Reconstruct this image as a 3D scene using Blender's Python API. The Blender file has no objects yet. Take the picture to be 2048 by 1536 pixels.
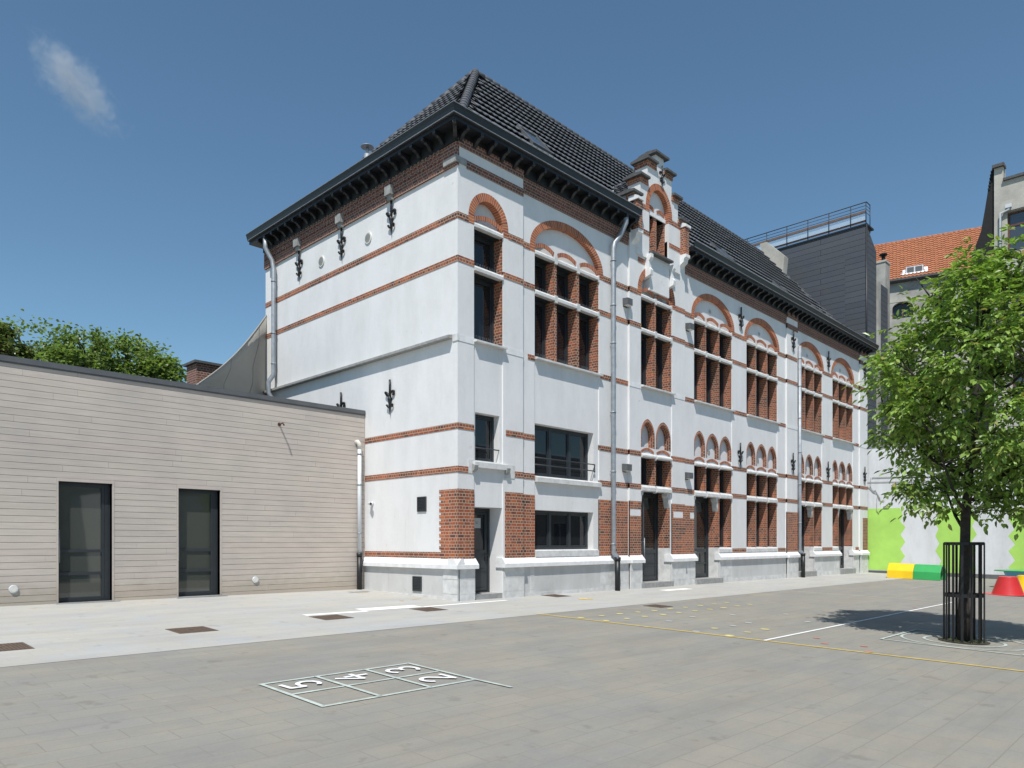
import bpy, bmesh, math, random
from mathutils import Vector, Matrix, noise
from mathutils.geometry import tessellate_polygon
random.seed(7)
R = math.radians
scene = bpy.context.scene
col = scene.collection

# ------------------------------------------------------------------ helpers
def gz(x, y):
    "height of the gently sloping ground"
    x = max(-24, min(32, x)); y = max(-26, min(12, y))
    return -.08 - .005 * x + .032 * y

class MB:
    def __init__(self):
        self.v = []; self.f = []; self.uv = []; self.sm = []; self.c = []
    def face(self, pts, uv=None, smooth=False):
        n = len(self.v)
        pts = [Vector(p) for p in pts]
        self.v += pts
        self.f.append(list(range(n, n + len(pts))))
        if uv is None:
            nr = Vector((0, 0, 0))
            for i in range(len(pts)):
                nr += pts[i].cross(pts[(i + 1) % len(pts)])
            a = [abs(c) for c in nr]
            if a[0] >= a[1] and a[0] >= a[2]: uv = [(p.y, p.z) for p in pts]
            elif a[1] >= a[2]: uv = [(p.x, p.z) for p in pts]
            else: uv = [(p.x, p.y) for p in pts]
        self.uv.append(uv); self.sm.append(smooth)
        return self
    def box(self, x0, x1, y0, y1, z0, z1):
        if x0 > x1: x0, x1 = x1, x0
        if y0 > y1: y0, y1 = y1, y0
        if z0 > z1: z0, z1 = z1, z0
        a = [(x0,y0,z0),(x1,y0,z0),(x1,y1,z0),(x0,y1,z0),(x0,y0,z1),(x1,y0,z1),(x1,y1,z1),(x0,y1,z1)]
        for q in ((3,2,1,0),(4,5,6,7),(0,1,5,4),(1,2,6,5),(2,3,7,6),(3,0,4,7)):
            self.face([a[i] for i in q])
        return self
    def prism(self, prof, mapf, a, b, cap=True):
        "profile of 2D points swept from a to b; mapf(p, t) -> 3D point"
        n = len(prof); L = 0
        for i in range(n):
            p, q = prof[i], prof[(i + 1) % n]
            d = math.dist(p, q)
            self.face([mapf(p, a), mapf(p, b), mapf(q, b), mapf(q, a)], [(a, L), (b, L), (b, L + d), (a, L + d)])
            L += d
        if cap:
            for t, rev in ((a, True), (b, False)):
                tris = tessellate_polygon([[Vector((p[0], p[1], 0)) for p in prof]])
                for tr in tris:
                    pts = [mapf(prof[i], t) for i in tr]
                    self.face(pts, [tuple(prof[i]) for i in tr])
        return self
    def plate(self, outer, holes, mapf, d0, d1, reveal=True, uvf=None, back=False):
        "flat plate in a 2D plane with holes; mapf(p2, d) -> 3D; d0 is the visible face"
        loops = [outer] + list(holes)
        flat = [p for l in loops for p in l]
        tris = tessellate_polygon([[Vector((p[0], p[1], 0)) for p in l] for l in loops])
        for tr in tris:
            self.face([mapf(flat[i], d0) for i in tr], [tuple(flat[i]) for i in tr])
            if back: self.face([mapf(flat[i], d1) for i in tr], [tuple(flat[i]) for i in tr])
        if reveal:
            for l in loops:
                for i in range(len(l)):
                    p, q = l[i], l[(i + 1) % len(l)]
                    pts = [mapf(p, d0), mapf(q, d0), mapf(q, d1), mapf(p, d1)]
                    self.face(pts)
        return self
    def tube(self, path, r, n=8, smooth=True, caps=True):
        path = [Vector(p) for p in path]
        rs = r if isinstance(r, (list, tuple)) else [r] * len(path)
        rings = []
        t0 = (path[1] - path[0]).normalized()
        u = t0.orthogonal().normalized()
        for i, p in enumerate(path):
            if i == 0: t = path[1] - path[0]
            elif i == len(path) - 1: t = path[i] - path[i - 1]
            else: t = (path[i + 1] - path[i]).normalized() + (path[i] - path[i - 1]).normalized()
            t.normalize()
            u = (u - t * u.dot(t)).normalized()
            w = t.cross(u)
            rings.append([p + (u * math.cos(2*math.pi*k/n) + w * math.sin(2*math.pi*k/n)) * rs[i] for k in range(n)])
        for i in range(len(rings) - 1):
            for k in range(n):
                j = (k + 1) % n
                self.face([rings[i][k], rings[i][j], rings[i+1][j], rings[i+1][k]], smooth=smooth)
        if caps:
            self.face(list(reversed(rings[0]))); self.face(rings[-1])
        return self
    def cut(self):
        "what follows is a piece of its own"
        if not self.c or self.c[-1] != len(self.f): self.c.append(len(self.f))
        return self
    def build(self, name, mat, parent=None, merge=True, bevel=0):
        if self.c:
            cs = sorted(set([0] + self.c + [len(self.f)])); o = None; self.objs = []
            for a, b in zip(cs, cs[1:]):
                p = MB()
                for i in range(a, b):
                    p.face([self.v[k] for k in self.f[i]], self.uv[i], self.sm[i])
                o = p.build(name, mat, parent, merge, bevel); self.objs.append(o)
            return o
        me = bpy.data.meshes.new(name)
        me.from_pydata([tuple(v) for v in self.v], [], self.f)
        ul = me.uv_layers.new(name='UVMap')
        i = 0
        for uv in self.uv:
            for c in uv:
                ul.data[i].uv = (c[0], c[1]); i += 1
        if any(self.sm):
            me.polygons.foreach_set('use_smooth', self.sm)
        me.materials.append(M[mat] if isinstance(mat, str) else mat)
        if merge:
            bm = bmesh.new(); bm.from_mesh(me)
            bmesh.ops.remove_doubles(bm, verts=bm.verts, dist=1e-5)
            bmesh.ops.recalc_face_normals(bm, faces=bm.faces)
            bm.to_mesh(me); bm.free()
        me.update()
        o = bpy.data.objects.new(name, me); col.objects.link(o)
        if parent: o.parent = parent
        if bevel:
            m = o.modifiers.new('bevel', 'BEVEL'); m.width = bevel; m.segments = 2; m.limit_method = 'ANGLE'
        return o

def tag(o, label=None, cat=None, group=None, kind=None):
    if label: o['label'] = label
    if cat: o['category'] = cat
    if group: o['group'] = group
    if kind: o['kind'] = kind
    return o
def empty(name, loc=(0, 0, 0), **k):
    o = bpy.data.objects.new(name, None); col.objects.link(o); o.location = loc
    o.empty_display_size = .2
    return tag(o, **k)
def copy_tree(o, parent=None):
    c = o.copy(); col.objects.link(c)
    if parent: c.parent = parent
    for ch in [x for x in bpy.data.objects if x.parent == o and x != c]: copy_tree(ch, c)
    return c

fy = lambda p, d: (p[0], d, p[1])          # facade planes: (x, z) at depth y
fx = lambda p, d: (d, p[0], p[1])          # side wall planes: (y, z) at depth x
def rect(a, b, c, d): return [(a, c), (b, c), (b, d), (a, d)]

# ------------------------------------------------------------------ materials
M = {}
def nt(name):
    m = bpy.data.materials.new(name); m.use_nodes = True
    t = m.node_tree; b = t.nodes['Principled BSDF']
    M[name] = m
    return t, b
def N(t, typ, **k):
    n = t.nodes.new(typ)
    for a, v in k.items():
        if a in n.inputs.keys(): n.inputs[a].default_value = v
        else: setattr(n, a, v)
    return n
def L(t, a, b): t.links.new(a, b)
def ramp(t, fac, stops):
    r = t.nodes.new('ShaderNodeValToRGB')
    e = r.color_ramp.elements
    while len(e) < len(stops): e.new(.5)
    for i, (p, c) in enumerate(stops):
        e[i].position = p; e[i].color = (*c, 1) if len(c) == 3 else c
    L(t, fac, r.inputs[0]); return r
def mix(t, fac, a, b, mode='MIX'):
    n = t.nodes.new('ShaderNodeMix'); n.data_type = 'RGBA'; n.blend_type = mode
    for s, v in ((n.inputs[0], fac), (n.inputs[6], a), (n.inputs[7], b)):
        if hasattr(v, 'links') or hasattr(v, 'is_linked'): L(t, v, s)
        elif isinstance(v, (int, float)): s.default_value = v
        else: s.default_value = (*v, 1)
    return n.outputs[2]
def bump(t, h, b, s=.3, d=.01):
    n = N(t, 'ShaderNodeBump'); n.inputs['Strength'].default_value = s; n.inputs['Distance'].default_value = d
    L(t, h, n.inputs['Height']); L(t, n.outputs[0], b.inputs['Normal'])
def plain(name, c, rough=.6, metal=0, var=.12, scale=3, bmp=.1, detail=6, coat=0):
    t, b = nt(name)
    tc = N(t, 'ShaderNodeTexCoord')
    n = N(t, 'ShaderNodeTexNoise', Scale=scale, Detail=detail, Roughness=.6); L(t, tc.outputs['Object'], n.inputs[0])
    r = ramp(t, n.outputs[0], [(.3, [x * (1 - var) for x in c]), (.7, [min(1, x * (1 + var)) for x in c])])
    L(t, r.outputs[0], b.inputs['Base Color'])
    b.inputs['Roughness'].default_value = rough; b.inputs['Metallic'].default_value = metal
    b.inputs['Coat Weight'].default_value = coat
    if bmp:
        n2 = N(t, 'ShaderNodeTexNoise', Scale=scale * 12, Detail=4); L(t, tc.outputs['Object'], n2.inputs[0])
        bump(t, n2.outputs[0], b, bmp, .01)
    return M[name]

# painted render: slight blotches, streaks and trowel unevenness
def plaster(name, c, dirt=.07):
    t, b = nt(name)
    tc = N(t, 'ShaderNodeTexCoord')
    n1 = N(t, 'ShaderNodeTexNoise', Scale=.5, Detail=5, Roughness=.65); L(t, tc.outputs['Object'], n1.inputs[0])
    mp = N(t, 'ShaderNodeMapping'); mp.inputs['Scale'].default_value = (.9, .9, .35); L(t, tc.outputs['Object'], mp.inputs[0])
    n2 = N(t, 'ShaderNodeTexNoise', Scale=1.5, Detail=6, Roughness=.7); L(t, mp.outputs[0], n2.inputs[0])
    a = ramp(t, n1.outputs[0], [(.3, [x * (1 - dirt * .5) for x in c]), (.65, c)])
    m2 = ramp(t, n2.outputs[0], [(.35, (1 - dirt, 1 - dirt, 1 - dirt * 1.1)), (.6, (1, 1, 1))])
    o = mix(t, 1, a.outputs[0], m2.outputs[0], 'MULTIPLY')
    mp2 = N(t, 'ShaderNodeMapping'); mp2.inputs['Scale'].default_value = (4.5, 4.5, .22); L(t, tc.outputs['Object'], mp2.inputs[0])
    n5 = N(t, 'ShaderNodeTexNoise', Scale=1.3, Detail=7, Roughness=.75); L(t, mp2.outputs[0], n5.inputs[0])
    st_ = ramp(t, n5.outputs[0], [(.60, (1, 1, 1)), (.74, (1 - dirt * 1.3, 1 - dirt * 1.3, 1 - dirt * 1.5))])
    o = mix(t, 1, o, st_.outputs[0], 'MULTIPLY')
    n4 = N(t, 'ShaderNodeTexNoise', Scale=5, Detail=3); L(t, tc.outputs['Object'], n4.inputs[0])
    sp = ramp(t, n4.outputs[0], [(.70, (1, 1, 1)), (.78, (.86, .85, .84))])
    o = mix(t, 1, o, sp.outputs[0], 'MULTIPLY')
    L(t, o, b.inputs['Base Color']); b.inputs['Roughness'].default_value = .75
    n3 = N(t, 'ShaderNodeTexNoise', Scale=9, Detail=8, Roughness=.7); L(t, tc.outputs['Object'], n3.inputs[0])
    bump(t, n3.outputs[0], b, .35, .012)
plaster('plaster', (.755, .75, .748), .09)
plaster('plinth', (.58, .58, .575), .14)
plaster('wall_white', (.65, .665, .69), .16)

def brick(name, c1, c2, c3, mortar, bw=.205, bh=.0775, ms=.009, squash=True, dark=.5, speck=.22, worn=False):
    t, b = nt(name)
    uv = N(t, 'ShaderNodeUVMap')
    bt = N(t, 'ShaderNodeTexBrick')
    bt.offset = .5; bt.offset_frequency = 2
    bt.squash = .5 if squash else 1; bt.squash_frequency = 2
    for k, v in (('Scale', 1), ('Mortar Size', ms), ('Mortar Smooth', .25), ('Bias', 0), ('Brick Width', bw), ('Row Height', bh)): bt.inputs[k].default_value = v
    bt.inputs['Color1'].default_value = (0, 0, 0, 1); bt.inputs['Color2'].default_value = (1, 1, 1, 1); bt.inputs['Mortar'].default_value = (0, 0, 0, 1)
    nz = N(t, 'ShaderNodeTexNoise', Scale=14, Detail=2); L(t, uv.outputs[0], nz.inputs[0])
    vm = N(t, 'ShaderNodeVectorMath', operation='SCALE'); vm.inputs[3].default_value = .012; L(t, nz.outputs['Color'], vm.inputs[0])
    va = N(t, 'ShaderNodeVectorMath', operation='ADD'); L(t, uv.outputs[0], va.inputs[0]); L(t, vm.outputs[0], va.inputs[1])
    L(t, va.outputs[0], bt.inputs['Vector'])
    rc = ramp(t, bt.outputs['Color'], [(0, c2), (.35, c1), (.75, c1), (1, c3)])
    tc = N(t, 'ShaderNodeTexCoord')
    n1 = N(t, 'ShaderNodeTexNoise', Scale=.9, Detail=5, Roughness=.7); L(t, tc.outputs['Object'], n1.inputs[0])
    r1 = ramp(t, n1.outputs[0], [(.42, (1, 1, 1)), (.62, (dark, dark * 1.05, dark * 1.15))])
    o = mix(t, 1, rc.outputs[0], r1.outputs[0], 'MULTIPLY')
    n2 = N(t, 'ShaderNodeTexNoise', Scale=45, Detail=3); L(t, tc.outputs['Object'], n2.inputs[0])
    r2 = ramp(t, n2.outputs[0], [(.3, (1 - speck,) * 3), (.7, (1 + speck * .6,) * 3)])
    o = mix(t, 1, o, r2.outputs[0], 'MULTIPLY')
    if worn:
        # trodden and scuffed patches, chalky drag marks, old stains
        mpp = N(t, 'ShaderNodeMapping'); mpp.inputs['Scale'].default_value = (.35, 1.5, 1); mpp.inputs['Rotation'].default_value = (0, 0, .4); L(t, tc.outputs['Object'], mpp.inputs[0])
        nw = N(t, 'ShaderNodeTexNoise', Scale=1.1, Detail=9, Roughness=.72); L(t, mpp.outputs[0], nw.inputs[0])
        rw = ramp(t, nw.outputs[0], [(.36, (.90, .90, .91)), (.5, (1, 1, 1)), (.66, (1.09, 1.08, 1.05))])
        o = mix(t, 1, o, rw.outputs[0], 'MULTIPLY')
        nv = N(t, 'ShaderNodeTexNoise', Scale=3.2, Detail=4, Roughness=.5); L(t, tc.outputs['Object'], nv.inputs[0])
        rv = ramp(t, nv.outputs[0], [(.30, (.84, .83, .82)), (.36, (1, 1, 1)), (.72, (1, 1, 1)), (.80, (1.12, 1.11, 1.09))])
        o = mix(t, 1, o, rv.outputs[0], 'MULTIPLY')
    o = mix(t, bt.outputs['Fac'], o, mortar)
    L(t, o, b.inputs['Base Color']); b.inputs['Roughness'].default_value = .85
    inv = N(t, 'ShaderNodeMath', operation='SUBTRACT'); inv.inputs[0].default_value = 1; L(t, bt.outputs['Fac'], inv.inputs[1])
    ad = N(t, 'ShaderNodeMath', operation='MULTIPLY_ADD'); L(t, n2.outputs[0], ad.inputs[0]); ad.inputs[1].default_value = .3; L(t, inv.outputs[0], ad.inputs[2])
    bump(t, ad.outputs[0], b, .25 if worn else .7, .008)
brick('brick', (.37, .095, .038), (.13, .045, .034), (.50, .145, .045), (.42, .34, .26), dark=.46)
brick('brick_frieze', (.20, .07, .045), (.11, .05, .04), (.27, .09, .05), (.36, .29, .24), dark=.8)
brick('brick_arch', (.46, .125, .045), (.26, .07, .038), (.55, .16, .05), (.50, .40, .30), bw=.082, bh=.6, ms=.008, squash=False, dark=.8)
brick('slate_wall', (.072, .080, .092), (.064, .072, .083), (.082, .090, .103), (.018, .020, .024), bw=5, bh=.30, ms=.014, squash=False, dark=.9)
brick('pavers', (.266, .248, .207), (.259, .242, .202), (.273, .255, .213), (.212, .198, .165), bw=.60, bh=.30, ms=.006, squash=False, dark=.90, speck=.05, worn=True)
brick('pavers_light', (.412, .397, .356), (.404, .389, .349), (.420, .405, .364), (.375, .361, .322), bw=.60, bh=.30, ms=.005, squash=False, dark=.95, speck=.04, worn=True)

plain('stone', (.60, .60, .59), .8, var=.16, scale=5, bmp=.25)
plain('stone_bleached', (.74, .74, .74), .75, var=.1, scale=6, bmp=.2)
plain('stone_dark', (.085, .085, .085), .8, var=.3, scale=8, bmp=.3)
plain('stone_grey', (.30, .30, .29), .8, var=.22, scale=7, bmp=.3)
plain('black_paint', (.014, .016, .019), .42, var=.15, scale=4, bmp=.04)
plain('charcoal', (.030, .036, .042), .38, var=.1, scale=5, bmp=.02)
plain('iron', (.012, .013, .015), .45, var=.2, scale=10, bmp=.1)
plain('zinc', (.30, .325, .35), .5, metal=.4, var=.18, scale=6, bmp=.05)
plain('zinc_light', (.62, .65, .67), .5, metal=.1, var=.08, scale=4, bmp=.03)
plain('plastic_pale', (.66, .64, .58), .5, bmp=0)
plain('lamp_grey', (.10, .105, .11), .5, bmp=.02)
plain('paper', (.42, .43, .42), .7, bmp=0)
plain('concrete', (.36, .35, .32), .9, var=.32, scale=.8, bmp=.4, detail=10)
plain('concrete_light', (.44, .42, .37), .9, var=.22, scale=.9, bmp=.4, detail=10)
plain('tar', (.010, .0095, .009), .8, var=.3, scale=5, bmp=.3)
plain('bark', (.040, .034, .028), .9, var=.4, scale=14, bmp=.8)
plain('bark_far', (.075, .065, .05), .9, var=.3, scale=6, bmp=.4)
plain('guard_black', (.010, .010, .011), .5, var=.2, scale=10, bmp=.05)
plain('rust_iron', (.125, .088, .064), .75, var=.35, scale=16, bmp=.5)
plain('line_yellow', (.70, .50, .10), .8, var=.22, scale=9, bmp=.1)
plain('line_white', (.78, .78, .77), .8, var=.12, scale=9, bmp=.1)
plain('line_grey', (.43, .48, .44), .85, var=.25, scale=7, bmp=.1)
plain('dot_yellow', (.62, .54, .22), .85, var=.25, scale=9, bmp=.1)
plain('dot_pale', (.46, .46, .44), .85, var=.2, scale=9, bmp=.1)
plain('line_red', (.50, .20, .16), .85, var=.25, scale=9, bmp=.1)
plain('play_yellow', (.85, .56, .01), .35, var=.05, bmp=.02, coat=.3)
plain('play_green', (.035, .36, .09), .35, var=.06, bmp=.02, coat=.3)
plain('play_red', (.55, .03, .03), .4, var=.08, bmp=.02, coat=.2)
plain('play_blue', (.13, .42, .68), .4, var=.05, bmp=.02, coat=.2)
plain('green_paint', (.37, .63, .12), .75, var=.10, scale=1.2, bmp=.15, detail=8)
plain('sail_fabric', (.30, .295, .27), .8, var=.05, scale=1.5, bmp=.05)
plain('dark_strip', (.11, .11, .115), .85, var=.2, scale=3, bmp=.2)
plain('timber', (.16, .10, .07), .8, var=.2, scale=6, bmp=.2)
plain('brown_frame', (.10, .045, .035), .6, var=.15, scale=5, bmp=.05)
plain('soffit', (.012, .013, .014), .6, var=.1, bmp=.03)
plain('rust_stain', (.52, .36, .16), .9, var=.3, scale=9, bmp=.1)
plain('bleached_patch', (.80, .79, .76), .85, var=.05, scale=7, bmp=.1)
plain('moss', (.045, .042, .028), .95, var=.5, scale=20, bmp=.6)

def roof_mat(name, c, rough, var=.25, spec=.5):
    t, b = nt(name)
    tc = N(t, 'ShaderNodeTexCoord')
    n = N(t, 'ShaderNodeTexNoise', Scale=2.2, Detail=7, Roughness=.7); L(t, tc.outputs['Object'], n.inputs[0])
    g = N(t, 'ShaderNodeNewGeometry')
    r = ramp(t, n.outputs[0], [(.3, [x * (1 - var) for x in c]), (.7, [x * (1 + var) for x in c])])
    L(t, r.outputs[0], b.inputs['Base Color']); b.inputs['Roughness'].default_value = rough
    b.inputs['Specular IOR Level'].default_value = spec
roof_mat('tile_black', (.20, .205, .22), .40, .18, .7)
roof_mat('ridge_tile', (.085, .088, .098), .6, .2, .3)
roof_mat('tile_orange', (.42, .165, .085), .8, .22, .3)

# timber boards: each board its own tone
def wood_boards():
    t, b = nt('boards')
    g = N(t, 'ShaderNodeNewGeometry'); tc = N(t, 'ShaderNodeTexCoord')
    mp = N(t, 'ShaderNodeMapping'); mp.inputs['Scale'].default_value = (1, 1, 14); L(t, tc.outputs['Object'], mp.inputs[0])
    n = N(t, 'ShaderNodeTexNoise', Scale=1.6, Detail=8, Roughness=.65); L(t, mp.outputs[0], n.inputs[0])
    a = ramp(t, g.outputs['Random Per Island'], [(0, (.50, .445, .395)), (.5, (.54, .482, .428)), (1, (.52, .452, .405))])
    c = ramp(t, n.outputs[0], [(.3, (.90, .90, .90)), (.7, (1.06, 1.06, 1.06))])
    o = mix(t, 1, a.outputs[0], c.outputs[0], 'MULTIPLY')
    n2 = N(t, 'ShaderNodeTexNoise', Scale=.7, Detail=6, Roughness=.6); L(t, tc.outputs['Object'], n2.inputs[0])
    c2 = ramp(t, n2.outputs[0], [(.35, (.90, .905, .91)), (.65, (1.03, 1.02, 1.0))])
    o = mix(t, 1, o, c2.outputs[0], 'MULTIPLY')
    # dirt splashed along the foot of the wall
    sx = N(t, 'ShaderNodeSeparateXYZ'); L(t, tc.outputs['Object'], sx.inputs[0])
    n4 = N(t, 'ShaderNodeTexNoise', Scale=5, Detail=5); L(t, tc.outputs['Object'], n4.inputs[0])
    ma = N(t, 'ShaderNodeMath', operation='MULTIPLY_ADD'); L(t, n4.outputs[0], ma.inputs[0]); ma.inputs[1].default_value = -.5; L(t, sx.outputs[2], ma.inputs[2])
    c3 = ramp(t, ma.outputs[0], [(-.0, (.86, .85, .80)), (.35, (1, 1, 1))])
    o = mix(t, 1, o, c3.outputs[0], 'MULTIPLY')
    L(t, o, b.inputs['Base Color']); b.inputs['Roughness'].default_value = .8
    n3 = N(t, 'ShaderNodeTexNoise', Scale=60, Detail=3); L(t, mp.outputs[0], n3.inputs[0])
    bump(t, n3.outputs[0], b, .15, .004)
wood_boards()

def glass(name, c, rough=.02, spec=.5):
    t, b = nt(name)
    b.inputs['Base Color'].default_value = (*c, 1); b.inputs['Roughness'].default_value = rough
    b.inputs['IOR'].default_value = 1.52; b.inputs['Specular IOR Level'].default_value = spec
    tc = N(t, 'ShaderNodeTexCoord'); n = N(t, 'ShaderNodeTexNoise', Scale=.8, Detail=2); L(t, tc.outputs['Object'], n.inputs[0])
    bump(t, n.outputs[0], b, .05, .02)
glass('glass', (.012, .014, .017))
glass('glass_pale', (.055, .060, .050), .03, 1.0)
glass('glass_door', (.020, .024, .022), .02, .9)
glass('glass_roof', (.05, .06, .07), .05, 1.0)

def leaf_mat(name, c, c2, trans=.35):
    t, b = nt(name)
    g = N(t, 'ShaderNodeNewGeometry')
    r = ramp(t, g.outputs['Random Per Island'], [(0, [x * .42 for x in c]), (.5, c), (.93, [x * 1.4 for x in c]), (1, c2)])
    L(t, r.outputs[0], b.inputs['Base Color']); b.inputs['Roughness'].default_value = .36
    tr = N(t, 'ShaderNodeBsdfTranslucent'); mm = mix(t, 1, r.outputs[0], (1.5, 1.7, .7), 'MULTIPLY'); L(t, mm, tr.inputs[0])
    ms = N(t, 'ShaderNodeMixShader'); ms.inputs[0].default_value = trans
    L(t, b.outputs[0], ms.inputs[1]); L(t, tr.outputs[0], ms.inputs[2])
    L(t, ms.outputs[0], t.nodes['Material Output'].inputs[0])
leaf_mat('leaf', (.225, .33, .075), (.36, .28, .10), .3)
leaf_mat('leaf_far', (.16, .22, .07), (.22, .25, .08), .4)
leaf_mat('leaf_rust', (.14, .17, .06), (.14, .09, .05), .3)

# ------------------------------------------------------------------ the ground
def ground_sheet(name, mat, x0, x1, y0, y1, dz, kind='structure', poly=None):
    mb = MB()
    xs = sorted(set([x0, x1] + [v for v in (-24, -8, 8, 20, 32) if x0 < v < x1]))
    ys = sorted(set([y0, y1] + [v for v in (-26, -12, 0, 12) if y0 < v < y1]))
    for i in range(len(xs) - 1):
        for j in range(len(ys) - 1):
            q = [(xs[i], ys[j]), (xs[i+1], ys[j]), (xs[i+1], ys[j+1]), (xs[i], ys[j+1])]
            mb.face([(a, b, gz(a, b) + dz) for a, b in q], q)
    o = mb.build(name, mat); o['kind'] = kind
    return o
ground_sheet('ground', 'pavers', -400, 600, -400, 600, 0)
ground_sheet('pavement', 'pavers_light', -23.9, 28.6, -3.02, 3.9, .004)

def gline(mb, p, q, w, dz=.008):
    p = Vector(p); q = Vector(q); d = (q - p).normalized(); n = Vector((-d.y, d.x)) * w / 2
    m = max(1, int((q - p).length / 2))
    for i in range(m):
        a = p + (q - p) * i / m; b = p + (q - p) * (i + 1) / m
        mb.face([(c.x, c.y, gz(c.x, c.y) + dz) for c in (a - n, b - n, b + n, a + n)])
def gdisc(mb, c, r, dz=.008, r2=0, n=20):
    for i in range(n):
        a, b = 2*math.pi*i/n, 2*math.pi*(i+1)/n
        pts = [(c[0] + rr*math.cos(t), c[1] + rr*math.sin(t)) for rr, t in ((r2, a), (r, a), (r, b), (r2, b))] if r2 else [(c[0], c[1])] + [(c[0] + r*math.cos(t), c[1] + r*math.sin(t)) for t in (a, b)]
        mb.face([(x, y, gz(x, y) + dz) for x, y in pts])
def marking(name, mat, fn):
    mb = MB(); fn(mb); o = mb.build(name, mat); o['kind'] = 'structure'; return o
marking('yellow_line', 'line_yellow', lambda m: gline(m, (-.27, -2.93), (.62, -12.6), .06))
marking('white_line', 'line_white', lambda m: gline(m, (.14, -7.75), (12.3, -7.77), .06))
marking('white_cross_line', 'dot_pale', lambda m: (gline(m, (11.6, -3.0), (12.95, -12.0), .05), gline(m, (17.5, -5.2), (22.5, -5.3), .05), gline(m, (20, -2.6), (20.2, -3.6), .06)))
dots = [(-.008,-3.905),(.642,-3.941),(1.285,-3.949),(1.921,-3.984),(2.537,-4.013),(3.197,-4.021),(3.824,-4.048),(4.541,-4.047),(5.236,-4.041),(5.937,-4.013),(.036,-4.518),(.705,-4.547),(1.349,-4.557),(2.009,-4.579),(2.667,-4.575),(3.323,-4.602),(3.962,-4.625),(4.615,-4.637),(5.329,-4.634),(6.016,-4.621),(.218,-7.094),(.927,-7.083),(1.616,-7.099),(.894,-6.434)]
marking('yellow_dots', 'dot_yellow', lambda m: [gdisc(m, d, .075 + random.uniform(-.01, .01)) for d in dots])
marking('pale_dots', 'dot_pale', lambda m: [gdisc(m, d, .07) for d in [(.2,-6.44),(2.29,-6.43),(1.58,-6.45),(2.2,-5.2),(1.1,-5.3),(3.4,-5.5),(4.6,-6.2),(5.3,-6.9),(6.2,-7.2),(3.6,-7.1)]])
marking('red_marks', 'line_red', lambda m: [gdisc(m, d, .06) for d in [(.75,-8.55),(1.0,-9.1),(1.3,-8.2),(.45,-9.35),(6.6,-6.9),(7.4,-8.3),(8.2,-8.9),(9.3,-7.6)]])
marking('yellow_dab', 'line_yellow', lambda m: (gdisc(m, (3.25, -1.35), .13, .012), gdisc(m, (3.45, -1.42), .08, .012)))
# target painted round the tree
def target(m):
    c = (3.21, -10.05)
    for r in (.62, .98): gdisc(m, c, r + .025, .008, r - .025, 48)
    s = 1.05
    for a, b in (((-s, -s), (s, -s)), ((s, -s), (s, s)), ((s, s), (-s, s)), ((-s, s), (-s, -s))):
        gline(m, (c[0] + a[0], c[1] + a[1]), (c[0] + b[0], c[1] + b[1]), .05, .012)
marking('target_marking', 'line_grey', target)
# hopscotch: rows of two squares with brushed numbers
def hop(m):
    x = [-5.855, -6.53, -7.21, -7.89]; y = [-5.735, -6.375, -7.02]
    for yy in y: gline(m, (x[0] + .025, yy), (x[-1] - .025, yy), .05)
    for xx in x: gline(m, (xx, y[0]), (xx, y[-1]), .05, .012)
    gline(m, (x[0], y[-1]), (x[0] + .03, -7.6), .05, .012)
marking('hopscotch_grid', 'line_grey', hop)
def stroke_digit(name, strokes, c, h):
    # digit drawn upright in (u right, v up); its top points to -X, its right side to +Y
    mb = MB()
    for st in strokes:
        pts = [(c[0] - v * h, c[1] + u * h) for u, v in st]
        for k, (a, b) in enumerate(zip(pts, pts[1:])):
            d = Vector((b[0]-a[0], b[1]-a[1])).normalized() * .012
            gline(mb, (a[0]-d.x, a[1]-d.y), (b[0]+d.x, b[1]+d.y), .055, .016 + .0004 * k)
    o = mb.build(name, 'line_white'); o['kind'] = 'structure'
arc = lambda cx, cy, rx, ry, a0, a1, n=9: [(cx + rx*math.cos(R(a0+(a1-a0)*i/n)), cy + ry*math.sin(R(a0+(a1-a0)*i/n))) for i in range(n+1)]
stroke_digit('number_three', [arc(0, .24, .28, .26, 150, -90), arc(0, -.26, .32, .26, 90, -150)], (-6.2, -6.07), .40)
stroke_digit('number_four', [[(.1, .5), (-.32, -.12), (.36, -.12)], [(.12, .2), (.12, -.5)]], (-6.9, -6.06), .42)
stroke_digit('number_two', [arc(0, .22, .28, .26, 165, -30) + [(-.3, -.48), (.36, -.46)]], (-6.2, -6.72), .40)
stroke_digit('number_five', [[(.3, .5), (-.22, .46), (-.24, .08)] + arc(0, -.18, .3, .3, 130, -140)], (-7.56, -6.06), .40)
marking('bleached_paving', 'bleached_patch', lambda m: (gline(m, (-3.0, -.36), (-1.5, -.42), .42, .0085), gline(m, (-4.4, -.55), (-3.0, -.62), .22, .0085), gline(m, (-1.5, -.62), (1.2, -.56), .14, .0095), gline(m, (7.7, -.95), (9.2, -.98), .35, .0085)))
marking('rust_marks', 'rust_stain', lambda m: (gdisc(m, (-.45, 3.2), .1, .009), gline(m, (-.9, 2.9), (-.55, 2.9), .05, .009), gline(m, (-.75, .8), (-.4, .85), .04, .009), gdisc(m, (-1.1, .7), .05, .009)))

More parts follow.
